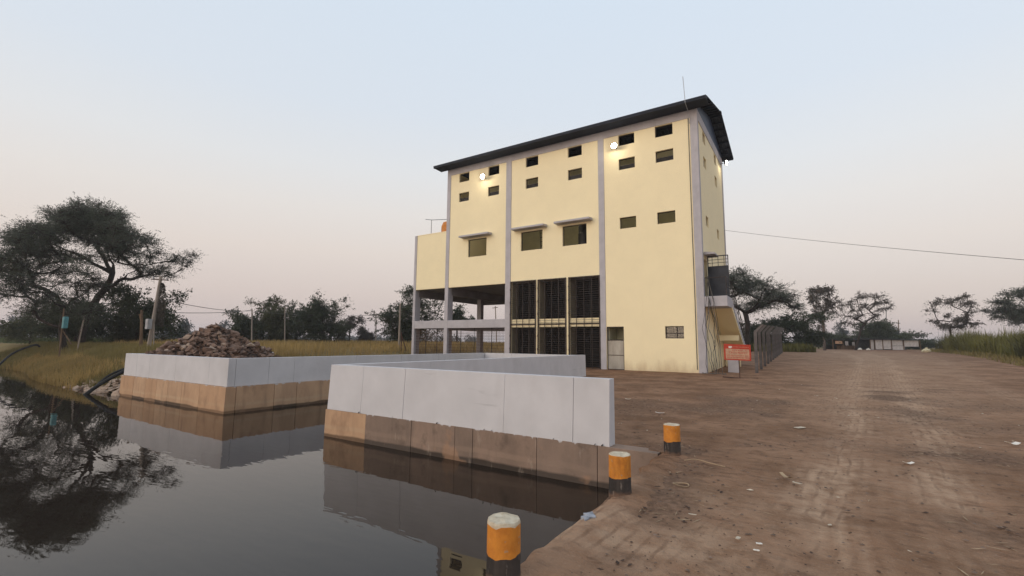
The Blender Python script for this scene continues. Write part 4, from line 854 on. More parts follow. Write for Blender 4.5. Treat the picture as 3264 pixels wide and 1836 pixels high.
# the row of trees across the meadow
tree('meadow_tree', 'dark bushy tree at the left end of the row across the meadow', 612, 60, [(612, 852), (612, 815)], grow(576, 662, 766, 850, 18, 21), nleaf=15000, lm='leaf_dark', tr=.14, ntw=16, seed=21, leaf=(.24, .1), group='trees across the meadow')
tree('meadow_tree', 'olive bamboo-like clump beside the left bushy tree of the meadow row', 680, 61, [(680, 852), (680, 810)], grow(630, 730, 757, 850, 20, 22)+[(650, 765, 18, 8), (700, 762, 16, 8)], nleaf=17000, lm='leaf_olive', tr=.14, ntw=18, seed=22, leaf=(.26, .08), group='trees across the meadow')
tree('meadow_tree', 'lower dark tree in the middle of the meadow row', 745, 63, [(745, 852), (745, 820)], grow(705, 795, 768, 850, 18, 23), nleaf=15000, lm='leaf_dark', tr=.14, ntw=16, seed=23, leaf=(.24, .1), group='trees across the meadow')
tree('meadow_tree', 'tallest peaked tree of the meadow row with feathery tips', 815, 60, [(812, 852), (812, 800)], grow(758, 872, 750, 850, 24, 24)+[(790, 752, 16, 10), (800, 744, 8, 6), (850, 765, 16, 8), (866, 756, 7, 5)], nleaf=21000, lm='leaf_dark', tr=.16, ntw=18, seed=24, leaf=(.26, .09), group='trees across the meadow')
tree('small_tree', 'small thin tree with bare stems right of the meadow row', 882, 66, [(880, 852), (880, 825), (882, 812)], [(870, 812, 11, 7), (882, 802, 12, 6), (896, 808, 11, 7), (890, 820, 12, 6), (872, 824, 10, 6)], nleaf=3200, lm='leaf_brown', tr=.1, ntw=14, seed=25, leaf=(.22, .08))
tree('round_shrub', 'rounded dark shrub between the meadow row and the building', 913, 66, [(913, 853), (913, 835)], grow(895, 932, 818, 852, 8, 26), nleaf=4200, lm='leaf_brown', tr=.08, ntw=12, seed=26, leaf=(.22, .1), cat='shrub')
tree('building_side_tree', 'tall dark tree rising just left of the annex', 1030, 58, [(1030, 856), (1028, 800)], grow(955, 1100, 730, 854, 26, 27)+[(1022, 735, 14, 16), (1036, 722, 9, 14), (985, 790, 22, 16), (1060, 730, 30, 25), (1080, 760, 30, 25)], nleaf=26000, lm='leaf_dark', tr=.2, ntw=18, seed=27, leaf=(.26, .09))
tree('building_side_tree', 'feathery tree seen through the open bays of the annex', 1150, 62, [(1150, 856), (1150, 815)], [(1148, 790, 16, 9), (1160, 800, 18, 8), (1143, 805, 14, 8), (1158, 775, 8, 8), (1185, 808, 18, 8)], nleaf=5000, lm='leaf_dark', tr=.1, ntw=16, seed=28, leaf=(.24, .09))
# trees on the right
tree('acacia_tree', 'spreading thorn tree behind the stair side of the building', 1885, 56, [(1882, 858), (1880, 815), (1876, 785)],
     [(1840, 698, 22, 18), (1858, 690, 26, 16), (1885, 705, 28, 18), (1853, 722, 28, 18), (1901, 718, 32, 18), (1939, 731, 36, 18), (1970, 745, 30, 11), (2002, 762, 22, 8), (1929, 758, 45, 11), (1872, 745, 36, 16), (1905, 772, 42, 10), (1960, 768, 34, 8), (1850, 760, 26, 12), (1820, 720, 22, 20), (1985, 752, 20, 8)],
     leaf=(.18, .05), nleaf=38000, lm='leaf_acacia', tr=.28, ntw=60, seed=31, flat=1, spread=.34, grow_r=1.2, droop=0)
tree('dense_shrub', 'dark undergrowth between the fence posts and the pale trunked tree', 1960, 62, [(1960, 862), (1960, 830)], grow(1870, 2060, 790, 862, 26, 32, (.14, .2), .6), nleaf=26000, lm='leaf_dark', tr=.12, ntw=16, seed=32, leaf=(.24, .1), cat='shrub')
tree('pale_tree', 'tall pale trunked tree with a domed crown near the far road', 2063, 68, [(2073, 862), (2072, 830), (2068, 790)],
     [(2063, 724, 24, 9), (2050, 730, 16, 9), (2078, 730, 18, 9), (2042, 750, 11, 14), (2060, 748, 14, 9), (2084, 750, 14, 14), (2062, 775, 16, 10), (2080, 772, 12, 9), (2046, 785, 12, 9), (2100, 760, 12, 9), (2106, 748, 9, 6), (2095, 778, 9, 6), (2052, 812, 14, 14), (2064, 800, 10, 8)],
     grow_r=.85, leaf=(.24, .09), nleaf=8000, lm='leaf_brown', bm_='bark_pale', tr=.17, ntw=16, seed=33, hang=.5, spread=.2)
tree('thin_tree', 'leaning open branched tree between the pale tree and the huts', 2182, 74, [(2150, 866), (2165, 830), (2182, 806)],
     [(2140, 760, 14, 7), (2160, 748, 15, 6), (2185, 742, 16, 6), (2210, 745, 14, 6), (2230, 758, 14, 6), (2245, 766, 8, 5), (2150, 780, 14, 6), (2175, 770, 14, 7), (2200, 765, 15, 7), (2222, 780, 13, 5), (2135, 798, 12, 6), (2165, 795, 14, 6), (2205, 790, 13, 6), (2120, 770, 10, 6), (2125, 812, 10, 6)],
     grow_r=.85, leaf=(.22, .07), nleaf=6500, lm='leaf_brown', tr=.17, ntw=18, seed=34, spread=.2)
tree('dense_shrub', 'rounded dark tree behind the roadside stall', 2190, 84, [(2190, 868), (2190, 840)], grow(2142, 2238, 806, 866, 20, 35), nleaf=16000, lm='leaf_dark', tr=.14, ntw=14, seed=35, leaf=(.3, .13))
tree('dense_shrub', 'small grey shrub behind the white sheeted hut', 2246, 110, [(2246, 868), (2246, 850)], grow(2228, 2264, 816, 866, 8, 36), nleaf=4200, lm='leaf_grey', tr=.1, ntw=12, seed=36, leaf=(.35, .14), cat='shrub')
tree('open_tree', 'open tree with scattered leaf clumps standing above the green bank', 2395, 70, [(2386, 858), (2392, 825), (2398, 806)],
     [(2356, 760, 13, 8), (2348, 766, 8, 6), (2354, 783, 8, 7), (2388, 754, 13, 6), (2410, 748, 14, 6), (2430, 746, 13, 7), (2440, 758, 12, 8), (2420, 764, 12, 6), (2398, 765, 12, 6), (2444, 788, 12, 6), (2380, 795, 13, 6), (2413, 804, 22, 11), (2425, 818, 26, 11), (2395, 820, 20, 12), (2360, 806, 12, 8), (2366, 820, 12, 6), (2450, 772, 8, 5), (2330, 782, 5, 6), (2335, 806, 6, 4)],
     grow_r=.8, leaf=(.22, .085), nleaf=7500, lm='leaf_brown', tr=.13, ntw=16, seed=37, spread=.22)
tree('acacia_tree', 'layered dark tree cut by the right edge of the picture', 2580, 62, [(2590, 860), (2588, 810), (2585, 780)],
     [(2540, 742, 26, 8), (2565, 732, 28, 9), (2595, 728, 36, 10), (2520, 758, 20, 7), (2545, 760, 36, 9), (2585, 755, 36, 12), (2515, 778, 26, 7), (2555, 782, 36, 10), (2595, 785, 36, 14), (2530, 798, 28, 8), (2570, 800, 30, 10)],
     grow_r=.9, spread=.3, leaf=(.2, .06), nleaf=22000, lm='leaf_acacia', tr=.25, ntw=36, seed=38, flat=1, droop=0)
tree('dense_shrub', 'low dark scrub stretching right behind the white sheeted hut', 2285, 96, [(2285, 870), (2285, 858)], grow(2222, 2350, 838, 874, 20, 46, (.12, .18), .6), nleaf=15000, lm='leaf_dark', tr=.1, ntw=12, seed=46, leaf=(.32, .14), cat='shrub')
tree('dense_shrub', 'low dark scrub at the road end left of the stall', 2078, 86, [(2078, 870), (2078, 858)], grow(2010, 2140, 836, 872, 20, 47, (.12, .18), .6), nleaf=15000, lm='leaf_dark', tr=.1, ntw=12, seed=47, leaf=(.32, .14), cat='shrub')
# far hazy tree lines
for k_, (u0, u1, v0, v1, d, lb) in enumerate(((-30, 60, 806, 840, 150, 'hazy grey tree at the far left edge beyond the field'), (400, 432, 800, 846, 150, 'hazy pointed tree right of the leaning pole'), (440, 486, 810, 850, 120, 'rounded hazy shrub left of the rubble heap'), (540, 580, 812, 850, 170, 'hazy far tree just behind the rubble heap'), (2095, 2135, 822, 868, 140, 'hazy far tree behind the pale trunked tree'))):
    tree('far_tree', lb, (u0+u1)/2, d, [((u0+u1)/2, 862), ((u0+u1)/2, v1-10)], grow(u0, u1, v0, v1+12, 10, 50+k_), nleaf=5000, lm='leaf_grey', tr=.2, ntw=12, seed=60+k_, leaf=(.5, .22), group='hazy far trees')
wv = []; wx = []; rg = np.random.default_rng(5)
for (u0, u1, vt, d) in ((-200, 420, 838, 260), (400, 1200, 842, 300), (1800, 2160, 846, 220), (2150, 2350, 850, 260), (2300, 2800, 852, 260)):
    for k_ in range(int((u1-u0)/7)):
        u = rg.uniform(u0, u1); c = at(u, 862+(u-1288)*.00925, d+rg.uniform(-20, 30)); hh = (862-vt)*d*3264/2576/FPX*rg.uniform(.5, 1.1); c[2] = 1.2
        n = 160; q = rg.normal(size=(n, 3)); q /= np.linalg.norm(q, axis=1, keepdims=True); q *= rg.uniform(.5, 1, (n, 1)); wv.append(c+q*np.array([3.2, 3.2, hh*.55])+np.array([0, 0, hh*.45])); wx.append(rg.normal(size=(n, 3)))
v, f = leaf_quads(np.concatenate(wv), np.concatenate(wx), .9, .6, rg); tag(raw_obj('far_woodland', v, f, M['leaf_grey']), 'band of hazy woodland along the horizon', 'woodland', kind='stuff')
# grass and crops
def blades(name, label, xy, hmin, hmax, wd, mt, seed, lean=.25, cat='grass', hn=0.0):
    r = np.random.default_rng(seed); n = len(xy); z = gh(xy[:, 0], xy[:, 1]); b0 = np.stack([xy[:, 0], xy[:, 1], z-.03], -1); h = (r.uniform(hmin, hmax, n)*(1+hn*np.clip(fbm(xy[:, 0], xy[:, 1], 3.0, 3, 8), -.45, .6)))[:, None]; a = r.uniform(0, 6.283, n); dr = np.stack([np.cos(a), np.sin(a), np.zeros(n)], -1); sd = np.stack([-np.sin(a+r.normal(0, .6, n)), np.cos(a), np.zeros(n)], -1)*wd*r.uniform(.6, 1.4, n)[:, None]
    ln = np.abs(r.normal(0, lean, n))[:, None]; m_ = b0+np.array([0, 0, 1.])*h*.6+dr*h*ln*.35; t_ = b0+np.array([0, 0, 1.])*h*(1-.4*ln)+dr*h*ln
    v = np.stack([b0-sd, b0+sd, m_+sd*.8, m_-sd*.8, t_], 1).reshape(-1, 3); i = np.arange(n)[:, None]*5
    f4 = np.concatenate([i+0, i+1, i+2], 1), np.concatenate([i+0, i+2, i+3], 1), np.concatenate([i+3, i+2, i+4], 1)
    return tag(raw_obj(name, v, np.concatenate(f4, 0), M[mt]), label, cat, kind='stuff')
def scatter(n, x0, x1, y0, y1, cond, seed, clump=0.0):
    r = np.random.default_rng(seed); q = np.stack([r.uniform(x0, x1, n*3), r.uniform(y0, y1, n*3)], -1); k_ = cond(q[:, 0], q[:, 1])
    if clump: k_ = k_ & (fbm(q[:, 0], q[:, 1], clump, 3, seed) > r.uniform(-.7, .5, len(q)))
    return q[k_][:n]
onland = lambda x, y: ~is_water(x, y) & (y > shore_y(x)+.05)
blades('meadow_grass', 'tall golden dry grass of the meadow behind the left basin wall', scatter(46000, -95, -28.5, 12, 62, lambda x, y: onland(x, y) & (y > 14+.0*x) & (x < -28.5) & (y > -x*.42-6), 71, 6.), .35, .85, .022, 'grass_gold', 71)
blades('bank_grass', 'olive and brown grass on the left bank down to the water', scatter(42000, -62, -23.8, 7.2, 16, lambda x, y: onland(x, y) & ((x < -25.6-(y-7.3)*.3) | (y > 10.2)), 72, 2.5), .2, .6, .014, 'grass_green', 72)
blades('reed_fringe', 'brown dry reeds along the left shoreline', scatter(9000, -50, -28, 7.0, 10.5, lambda x, y: (y > shore_y(x)-.1) & (y < shore_y(x)+2.2), 73, 1.5), .3, .75, .012, 'grass_gold', 73, .35)
blades('far_crop', 'pale green crop in the far field on the left', scatter(9000, -170, -60, 16, 60, lambda x, y: (y < -x*.40-8) & (x < -62), 74), .5, 1.0, .05, 'fieldcrop', 74)
blades('cane_bank', 'tall olive green cane along the right side of the road', scatter(34000, 11, 34, 44, 90, lambda x, y: (x > 13.2+(y-48)*.05+1.0*fbm(y, y*0, 5, 2, 3)) & (x < .27*y+6), 75, 3.), 1.2, 2.4, .035, 'cane', 75, .45, hn=1.0)
blades('verge_grass', 'low dusty weeds at the foot of the cane', scatter(9000, 9, 30, 40, 92, lambda x, y: (x > 11.4+(y-48)*.05) & (x < 15.5+(y-48)*.06), 76, 2.), .15, .6, .03, 'grass_green', 76, .5)
blades('far_field', 'green field strip behind the fence posts', scatter(6000, -14, 1, 64, 84, lambda x, y: x < -2+(84-y)*.12, 77, 4.), .5, 1.3, .05, 'cane', 77)

# ------------------------------------------------------------------ poles, wires and small things on the left bank
def upright(name, label, cat, u, d, vtop, mt, r0, r1, utop=None, group=None, zb=None):
    b0 = at(u, 860, d); b0[2] = float(gh(b0[0], b0[1]))-.2 if zb is None else zb; tp = at(utop if utop is not None else u, vtop, d)
    T = Thing(name, tuple(b0), label, cat, group); T.part('shaft', MB().tube([b0, b0*.5+tp*.5, tp], [r0, (r0+r1)/2, r1], 8), M[mt]); T.top = tp; return T
Tp = upright('utility_pole', 'leaning concrete pole overgrown with a climbing vine on the left bank', 'pole', 374, 30, 695, 'polecon', .13, .09, utop=405)
Tp.part('crossarm', MB().tube([at(383, 702, 30), at(424, 705, 30)], .04, 6), M['rust'])
for (u, v) in ((386, 698), (420, 701)): Tp.part('insulator', MB().tube([at(u, v+4, 30), at(u, v-3, 30)], .05, 6), M['boxgrey'])
r_ = np.random.default_rng(91); vp = []; vx = []
for k_ in range(46):
    f_ = k_/45; c = at(402-9*f_, 712+105*f_, 30); o_ = RGT*(.12+.33*math.sin(min(1, f_*1.9+.25)*math.pi*.62)*r_.uniform(.6, 1)); n = 46
    g_ = r_.uniform(0, 1, (n, 1)); vp.append(c+o_*g_*1.25+np.array([0, 0, -.12])*g_**2+r_.normal(0, .025, (n, 3))); vx.append(np.tile(o_+np.array([0, 0, -.1]), (n, 1))+r_.normal(0, .12, (n, 3)))
v, f = leaf_quads(np.concatenate(vp), np.concatenate(vx), .10, .05, r_); raw_obj('climbing_vine', v, f, M['leaf_brown'], Tp.o, Tp.loc)
T = upright('wooden_post', 'weathered forked wooden post left of the leaning pole', 'post', 357, 29, 780, 'wood', .10, .07); T.part('fork', MB().tube([at(358, 822, 29), at(351, 790, 29)], .05, 6).tube([at(355, 845, 29), at(350, 852, 29), at(358, 860, 29)], .02, 5), M['wood'])
upright('steel_pipe', 'thin pale pipe standing right of the leaning pole', 'pipe', 389, 31, 782, 'polecon', .035, .03)
c = at(374, 815, 29.7); single('meter_box', MB().box(c[0]-.18, c[0]+.18, c[1]-.12, c[1]+.12, c[2]-.32, c[2]+.32), M['boxgrey'], 'grey metal meter box fixed to the leaning pole', 'box')
T = upright('box_stand', 'thin post with braced legs carrying the teal box', 'post', 154, 33, 776, 'wood', .05, .04, utop=161); T.part('brace', MB().tube([at(158, 832, 33), at(180, 866, 33)], .04, 5), M['wood'])
c = at(164, 811, 32.8); bevel(single('switch_box', MB().box(c[0]-.19, c[0]+.19, c[1]-.13, c[1]+.13, c[2]-.42, c[2]+.40), M['boxteal'], 'teal painted switch box on a thin post at the left bank', 'box'), .03)
upright('tilted_stake', 'pale stake tilted right under the thorn tree', 'stake', 196, 36, 793, 'polecon', .05, .045, utop=213)
def hose(name, label, pts, r0, mt='cable'): return single(name, MB().tube(pts, r0, 7), M[mt], label, 'hose')
def curve(ctrl, n=24):
    ctrl = [np.array(c_) for c_ in ctrl]; out = []
    for i in range(len(ctrl)-1):
        p0, p1, p2, p3 = ctrl[max(i-1, 0)], ctrl[i], ctrl[i+1], ctrl[min(i+2, len(ctrl)-1)]
        for t_ in np.linspace(0, 1, max(2, n//(len(ctrl)-1)), endpoint=False): out.append(.5*((2*p1)+(p2-p0)*t_+(2*p0-5*p1+4*p2-p3)*t_**2+(3*p1-p0-3*p2+p3)*t_**3))
    return out+[ctrl[-1]]
hose('suction_hose', 'black hose arching out of the water at the far left', curve([at(-30, 950, 24), at(0, 916, 25), at(36, 887, 26), at(86, 868, 27), at(100, 872, 27.3)]), .055)
hose('suction_pipe', 'thick black pipe leaning on the stone bank into the water', curve([at(212, 996, 18.6), at(250, 968, 19), at(308, 936, 19.6), at(330, 930, 20.4)]), .075)
hose('suction_pipe', 'thinner black pipe just above the thick one on the stone bank', curve([at(240, 972, 19), at(272, 946, 19.4), at(312, 928, 19.9), at(335, 925, 20.6)]), .045)
for (u, d, vt, r0, ut, lb) in ((634, 56, 778, .09, 634, 'grey pole in front of the left bushy tree of the meadow row'), (717, 58, 772, .08, 717, 'thin pole in front of the olive clump in the meadow row'), (946, 64, 789, .09, 946, 'pole with a short crossarm between the meadow row and the building'), (1004, 45, 764, .10, 1007, 'tan wooden pole just left of the annex'), (1250, 75, 770, .10, 1246, 'leaning wooden pole seen through the open bays')):
    T = upright('utility_pole', lb, 'pole', u, d, vt, 'polecon', r0, r0*.8, utop=ut, group='poles across the meadow')
    if u in (946, 1250): T.part('crossarm', MB().tube([at(ut-7, vt+5, d), at(ut+7, vt+3, d)], .05, 5), M['wood'])
T = upright('fence_stay', 'dark forked stay post beside the annex pilaster', 'post', 1010, 40, 836, 'rust', .05, .045); T.part('strut', MB().tube([at(1011, 845, 40), at(1022, 884, 40)], .045, 5), M['rust'])
for a, b_, s_, lb in (((421, 756, 30), (634, 782, 56), .25, 'upper wire from the leaning pole to the meadow'), ((421, 786, 31), (634, 780, 56), .15, 'lower wire from the leaning pole to the meadow'), ((634, 782, 56), (946, 792, 64), .35, 'wire along the meadow row of trees'), ((946, 794, 64), (1330, 800, 70), .4, 'wire seen through the open bays of the annex'), ((1130, 750, 75), (1330, 768, 75), .1, 'thin wire crossing high behind the open bays')):
    single('overhead_wire', MB().tube(sag(at(*a), at(*b_), s_), .022, 4), M['cable_grey'], lb, 'wire', 'overhead wires')

# ------------------------------------------------------------------ roadside hut, stall and sack on the far right
def W(u, v, d): return at(u, v, d)
hb_ = at(2252, 878, 78); hz_ = float(gh(hb_[0], hb_[1]))
T = Thing('roadside_hut', (hb_[0], hb_[1], hz_), 'long low hut of white plastic sheets with a dark roof by the road', 'hut')
ax = np.array([RGT[0], RGT[1], 0]); ax /= np.linalg.norm(ax); ay = np.array([-ax[1], ax[0], 0]); mp_ = 78*3264/2576/FPX
def HP(a, dpt, z): q = np.array([hb_[0], hb_[1], hz_])+ax*a*mp_+ay*dpt; return (q[0], q[1], hz_+z)
def hbox(mb, a0, a1, d0, d1, z0, z1, zs=0): return mb.hexa([HP(a0, d0, z0), HP(a1, d0, z0), HP(a1, d1, z0), HP(a0, d1, z0), HP(a0, d0, z1), HP(a1, d0, z1-zs), HP(a1, d1, z1-zs), HP(a0, d1, z1)])
T.part('roof', hbox(MB(), -66, 64, -.5, 3, 1.78, 1.92, .12), M['sheet_blue'])
for a0, a1, z0, z1 in ((-61, -53, .05, 1.7), (-50, -32, .1, 1.72), (-31, -10, .15, 1.72), (-9, 20, .75, 1.68), (-9, 24, .05, .70), (22, 60, .62, 1.64)): T.part('plastic_sheet', hbox(MB(), a0, a1, -.02+random.uniform(-.06, .06), .06, z0, z1), M['sheet'])
for a in (-63, -51.5, -31.5, -9.5, 21, 62): T.part('post', hbox(MB(), a-.9, a+.9, -.16, -.08, -.2, 1.78), M['wood'])
T.part('back_wall', hbox(MB(), -63, 62, 2.7, 2.8, -.1, 1.7), M['sheet_blue'])
sb_ = at(2140, 878, 82); sz_ = float(gh(sb_[0], sb_[1]))
T = Thing('market_stall', (sb_[0], sb_[1], sz_), 'cluttered roadside stall under a dark cover beside the long hut', 'stall')
def SPt(a, dpt, z): q = np.array([sb_[0], sb_[1], 0])+ax*a*mp_+ay*dpt; return (q[0], q[1], sz_+z)
def stbox(mb, a0, a1, d0, d1, z0, z1): return mb.hexa([SPt(a0, d0, z0), SPt(a1, d0, z0), SPt(a1, d1, z0), SPt(a0, d1, z0), SPt(a0, d0, z1), SPt(a1, d0, z1), SPt(a1, d1, z1), SPt(a0, d1, z1)])
T.part('cover', stbox(MB(), -46, 52, 0, 2.5, 1.75, 1.86), M['sheet_blue']); T.part('counter', stbox(MB(), -20, 46, .6, 1.6, 0, .7), M['wood']); T.part('back_sheet', stbox(MB(), -44, 50, 2.4, 2.45, 0, 1.7), M['sheet_blue'])
for a in (-45, -18, 12, 50): T.part('post', stbox(MB(), a-.8, a+.8, .05, .15, -.2, 1.75), M['wood'])
for a0, a1, z0, z1, mt, nm, lb in ((-40, -22, .98, 1.5, 'sign_cream', 'hanging_board', 'cream board hanging at the front of the stall'), (-14, -6, .75, 1.45, 'sheet', 'hanging_cloth', 'white cloth hanging at the stall, left one'), (4, 11, .75, 1.3, 'sheet', 'hanging_cloth', 'smaller pale cloth hanging in the middle of the stall'), (28, 37, 1.05, 1.55, 'b_orange', 'orange_crate', 'orange crate on the stall beside the hut')):
    mb = MB(); stbox(mb, a0, a1, -.1 if mt != 'b_orange' else .9, -.05 if mt != 'b_orange' else 1.2, z0 if mt != 'b_orange' else .70, z1 if mt != 'b_orange' else 1.2)
    if nm == 'hanging_cloth': 
        mb = MB(); n = 8
        for i in range(n): a_ = a0+(a1-a0)*i/n; stbox(mb, a_, a_+(a1-a0)/n, -.1+.05*(i % 2), -.07+.05*(i % 2), z0+.12*math.sin(i*1.7), z1)
    single(nm, mb, M[mt], lb, {'hanging_board': 'board', 'hanging_cloth': 'cloth', 'orange_crate': 'crate'}[nm])
def sackmesh(c, sx, sy, sz, seed):
    r_ = random.Random(seed); mb = MB(); n = 12; prof = [(.75, 0), (1.0, .2), (.95, .5), (.6, .8), (.25, .95), (.3, 1.15), (.08, 1.2)]; vs = []
    for (rr, z) in prof:
        for k_ in range(n): a = 2*math.pi*k_/n; q = rr*(1+r_.uniform(-.12, .12)); vs.append((c[0]+q*sx*math.cos(a)+(z*.15*sx), c[1]+q*sy*math.sin(a), c[2]+z*sz))
    fs = [(i*n+k_, i*n+(k_+1) % n, (i+1)*n+(k_+1) % n, (i+1)*n+k_) for i in range(len(prof)-1) for k_ in range(n)]+[tuple(reversed(range(n))), tuple((len(prof)-1)*n+k_ for k_ in range(n))]
    return mb.add(vs, fs)
c = at(2330, 889, 58); c[2] = gh(c[0], c[1]); single('sack', sackmesh(c, .48, .4, .5, 2), M['sack'], 'pale yellow sack tied at the neck lying by the road', 'sack', loc=c)
for k_, (u, d, sc, lb) in enumerate(((2163, 76, .3, 'small white bag on the ground before the orange crate'), (2184, 75, .28, 'small white bag beside the hut corner'))):
    c = at(u, 880, d); c[2] = gh(c[0], c[1]); single('plastic_bag', sackmesh(c, sc, sc, sc, 9+k_), M['sign_white'], lb, 'bag', loc=c)
for u, d, vt, lb in ((2260, 110, 805, 'thin dark pole above the hut'), (2229, 160, 772, 'faint lattice mast beyond the open branched tree')):
    T = upright('utility_pole', lb, 'pole', u, d, vt, 'leaf_grey' if d > 150 else 'wood', .12, .09); T.part('crossarm', MB().tube([at(u-5, vt+8, d), at(u+5, vt+8, d)], .07, 4), M['leaf_grey'])
# far low hills
hv = []; hn = 60
for i in range(hn):
    u = -400+i*60; h_ = 12+9*float(fbm(u, 3, 400, 3, 77))+(16*math.exp(-((u-2330)/90.)**2)); b0 = at(u, 868, 1500); t0 = at(u, 866-max(2, h_*.45), 1500); hv += [(b0[0], b0[1], -5), (t0[0], t0[1], t0[2]), tuple((np.array(t0)-CAM)*1.2+CAM-np.array([0, 0, 40]))]
tag(raw_obj('hills', hv, [(i*3+j, (i+1)*3+j, (i+1)*3+j+1, i*3+j+1) for i in range(hn-1) for j in range(2)], mat('far_hill', (.16, .165, .175), .95, .08, .01), smooth=True), kind='structure')

# ------------------------------------------------------------------ evening haze
hz_o = raw_obj('haze', *(lambda m_: (m_.v, m_.f))(MB().box(-2600, 2600, -400, 2600, -12, 19)), None); tag(hz_o, kind='stuff')
mh = bpy.data.materials.new('evening_haze'); mh.use_nodes = True; t = mh.node_tree; t.nodes.clear(); o_ = N(t, 'ShaderNodeOutputMaterial'); pv = N(t, 'ShaderNodeVolumePrincipled'); pv.inputs['Color'].default_value = (.97, .94, .95, 1); pv.inputs['Density'].default_value = .0006; pv.inputs['Anisotropy'].default_value = .2; t.links.new(pv.outputs[0], o_.inputs['Volume'])
hz_o.data.materials.append(mh)

# ------------------------------------------------------------------ litter on the dirt
def gz(x, y): return float(gh(x, y))+.012
def onground(u, v):
    k = 3264/2576; dv = FWD+RGT*(u*k-1632)/FPX-UPV*(v*k-918)/FPX; t_ = -1.58/dv[2]; q = CAM+dv*t_; return q
def scrap(u, v, L_, Wd, ang, mt, label, name='paper_scrap', cat='litter', curl=.3):
    q = onground(u, v); mb = MB(); n = 4; ca_, sa = math.cos(ang), math.sin(ang); vs = []
    for i in range(n+1):
        for j in (-1, 1):
            a = (i/n-.5)*L_; b_ = j*Wd/2*(1-.3*abs(i/n-.5)); z = .02+curl*L_*((i/n-.5)**2)+random.uniform(0, .004); vs.append((q[0]+a*ca_-b_*sa, q[1]+a*sa+b_*ca_, gz(q[0], q[1])+z))
    m_ = len(vs); vs += [(x, y, z-.004) for x, y, z in vs]
    fs = [(2*i, 2*i+2, 2*i+3, 2*i+1) for i in range(n)]+[(m_+2*i+1, m_+2*i+3, m_+2*i+2, m_+2*i) for i in range(n)]+[(2*i, m_+2*i, m_+2*i+2, 2*i+2) for i in range(n)]+[(2*i+3, m_+2*i+3, m_+2*i+1, 2*i+1) for i in range(n)]+[(0, 1, m_+1, m_), (2*n+1, 2*n, m_+2*n, m_+2*n+1)]
    single(name, mb.add(vs, fs), M[mt], label, cat)
scrap(2012, 1077, .22, .12, 1.0, 'paper', 'flat cream card lying on the dirt right of the far bollard', curl=.05)
scrap(1978, 1203, .20, .05, 2.2, 'straw', 'curled dry husk on the dirt in the middle of the yard', 'dry_husk', curl=.6)
scrap(2006, 1218, .10, .03, -.4, 'paper', 'pale slip beside the curled husk', curl=.2)
scrap(1857, 1357, .055, .03, 1.4, 'paper', 'small cream scrap in the lower yard, left of the white pair', curl=.1)
scrap(1910, 1371, .045, .022, .3, 'sign_white', 'upper of two tiny white scraps in the lower yard', curl=.1)
scrap(1903, 1388, .045, .018, .1, 'sign_white', 'lower of two tiny white scraps in the lower yard', curl=.1)
scrap(1742, 1297, .07, .02, .2, 'paper', 'narrow pale scrap on the dirt right of the middle bollard', curl=.1)
scrap(2548, 1119, .16, .12, .4, 'sign_white', 'crumpled white wrapper near the right edge of the yard', curl=.8)
scrap(2286, 1168, .12, .06, .5, 'sign_white', 'white wrapper in the wheel track at the centre right', curl=.6)
scrap(1580, 1005, .16, .1, .2, 'paper', 'pale scrap on the rough dirt beside the end of the near basin wall', curl=.4)
scrap(1660, 1040, .2, .05, .1, 'sign_white', 'white strip on the rough dirt between wall and far bollard', curl=.3)
q = onground(1488, 1304); pp_ = [(q[0]-.03+(.06+.025*math.sin(5*a+1)+.012*math.cos(9*a))*math.cos(a)*.8, q[1]+(.10+.025*math.sin(4*a))*math.sin(a), .040) for a in np.linspace(0, 6.283, 28, endpoint=False)]
mb_ = MB().add([(q[0]-.03, q[1], .046)]+pp_+[(x, y, -.02) for x, y, z in pp_], [(0, 1+i_, 1+(i_+1) % 28) for i_ in range(28)]+[(1+i_, 29+i_, 29+(i_+1) % 28, 1+(i_+1) % 28) for i_ in range(28)]); single('paint_patch', mb_, M['paintspill'], 'patch of dried pale blue wash on the quay lip', 'paint')
q = onground(1713, 1221); single('wire_ring', MB().tube([(q[0]+.085*math.cos(a), q[1]+.06*math.sin(a), gz(q[0], q[1])+.02+.006*math.sin(2*a)) for a in np.linspace(0, 6.2, 24)], .006, 5), M['straw'], 'thin pale ring lying on the dirt right of the middle bollard', 'ring')
q = onground(1765, 1165); single('bent_straw', MB().tube(curve([(q[0]-.22, q[1]-.02, .03), (q[0]-.08, q[1]+.04, .05), (q[0]+.1, q[1]+.03, .03), (q[0]+.3, q[1]-.06, .03)]), .006, 5), M['straw'], 'long bent straw on the dirt beside the far bollard', 'straw')
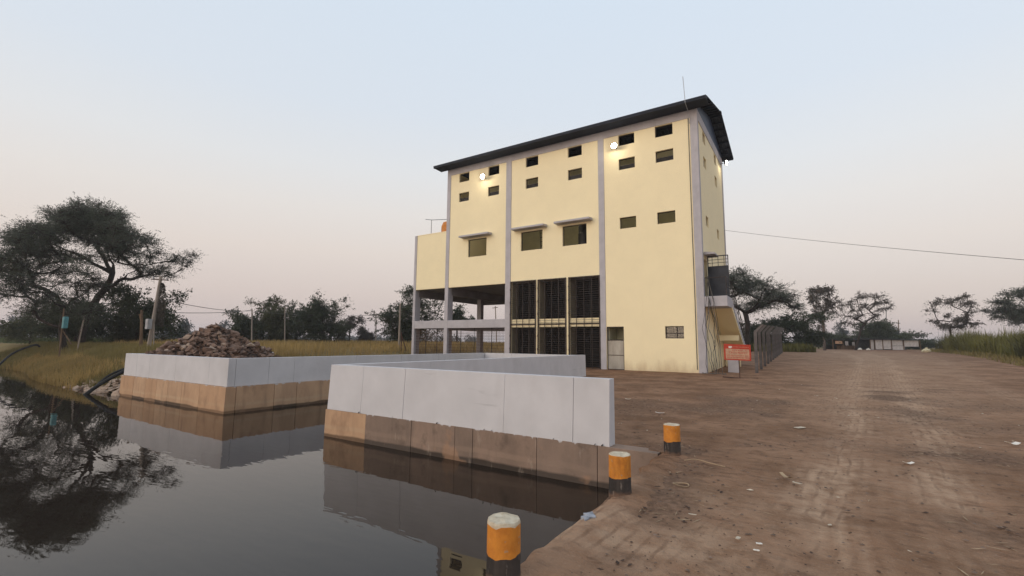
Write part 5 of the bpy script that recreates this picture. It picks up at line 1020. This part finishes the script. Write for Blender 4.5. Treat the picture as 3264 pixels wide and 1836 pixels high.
r_ = np.random.default_rng(101)
def bits(name, label, n, x0, x1, y0, y1, smin, smax, mt, elong, seed, pw=1.0, dens=None):
    r = np.random.default_rng(seed); mb_v = []; mb_f = []; k_ = 0
    while k_ < n:
        y = y0+(y1-y0)*r.random()**pw; x = r.uniform(x0, x1)
        if x < QX+.15 and y < NY+.3: continue
        if x < NX1+.2 and y < 24.5 and x < -2.4 and y < 8: continue
        if dens is not None and r.random() > dens(x, y): continue
        s = r.uniform(smin, smax); a = r.uniform(0, 6.28); ca_, sa = math.cos(a), math.sin(a); l_, w_, h_ = s*elong, s, s*(.55 if elong < 3 else .35)
        z = float(gh(x, y))+float(fbm(x, y, 2.3, 3, 1)*.028)+.004; b_ = len(mb_v)
        for dx, dy, dz in ((-l_, 0, 0), (0, -w_, 0), (l_, 0, h_*.2), (0, w_, 0), (l_*.1, w_*.1, h_)): mb_v.append((x+dx*ca_-dy*sa, y+dx*sa+dy*ca_, z+dz))
        mb_f += [(b_, b_+1, b_+4), (b_+1, b_+2, b_+4), (b_+2, b_+3, b_+4), (b_+3, b_, b_+4)]; k_ += 1
    tag(raw_obj(name, mb_v, mb_f, M[mt]), label, 'debris', kind='stuff')
rp_ = lambda x, y: float(np.clip(fbm(x, y, 1.9, 3, 21)*2.2-.2, .06, 1))
bits('dirt_clods', 'dark clods and chips scattered over the yard', 3600, -9, 12, 2.2, 26, .004, .017, 'clod', 2.2, 201, 1.5, rp_)
bits('pebbles', 'small tan pebbles scattered over the yard', 3400, -6, 11, 2.2, 22, .006, .02, 'pebble', 1.2, 202, 1.6)
bits('straw_bits', 'bits of dry straw scattered over the yard', 2000, -7, 11, 2.3, 22, .003, .007, 'straw', 13, 203, 1.4, rp_)
bits('pale_chips', 'tiny pale chips scattered over the yard', 90, -7, 11, 3, 26, .008, .022, 'paper', 2.0, 204, 1.2)
bits('quay_pits', 'dark pellets on the quay lip and around the bollards', 320, -1.7, .9, 2.3, 5.2, .004, .011, 'clod', 1.1, 205)
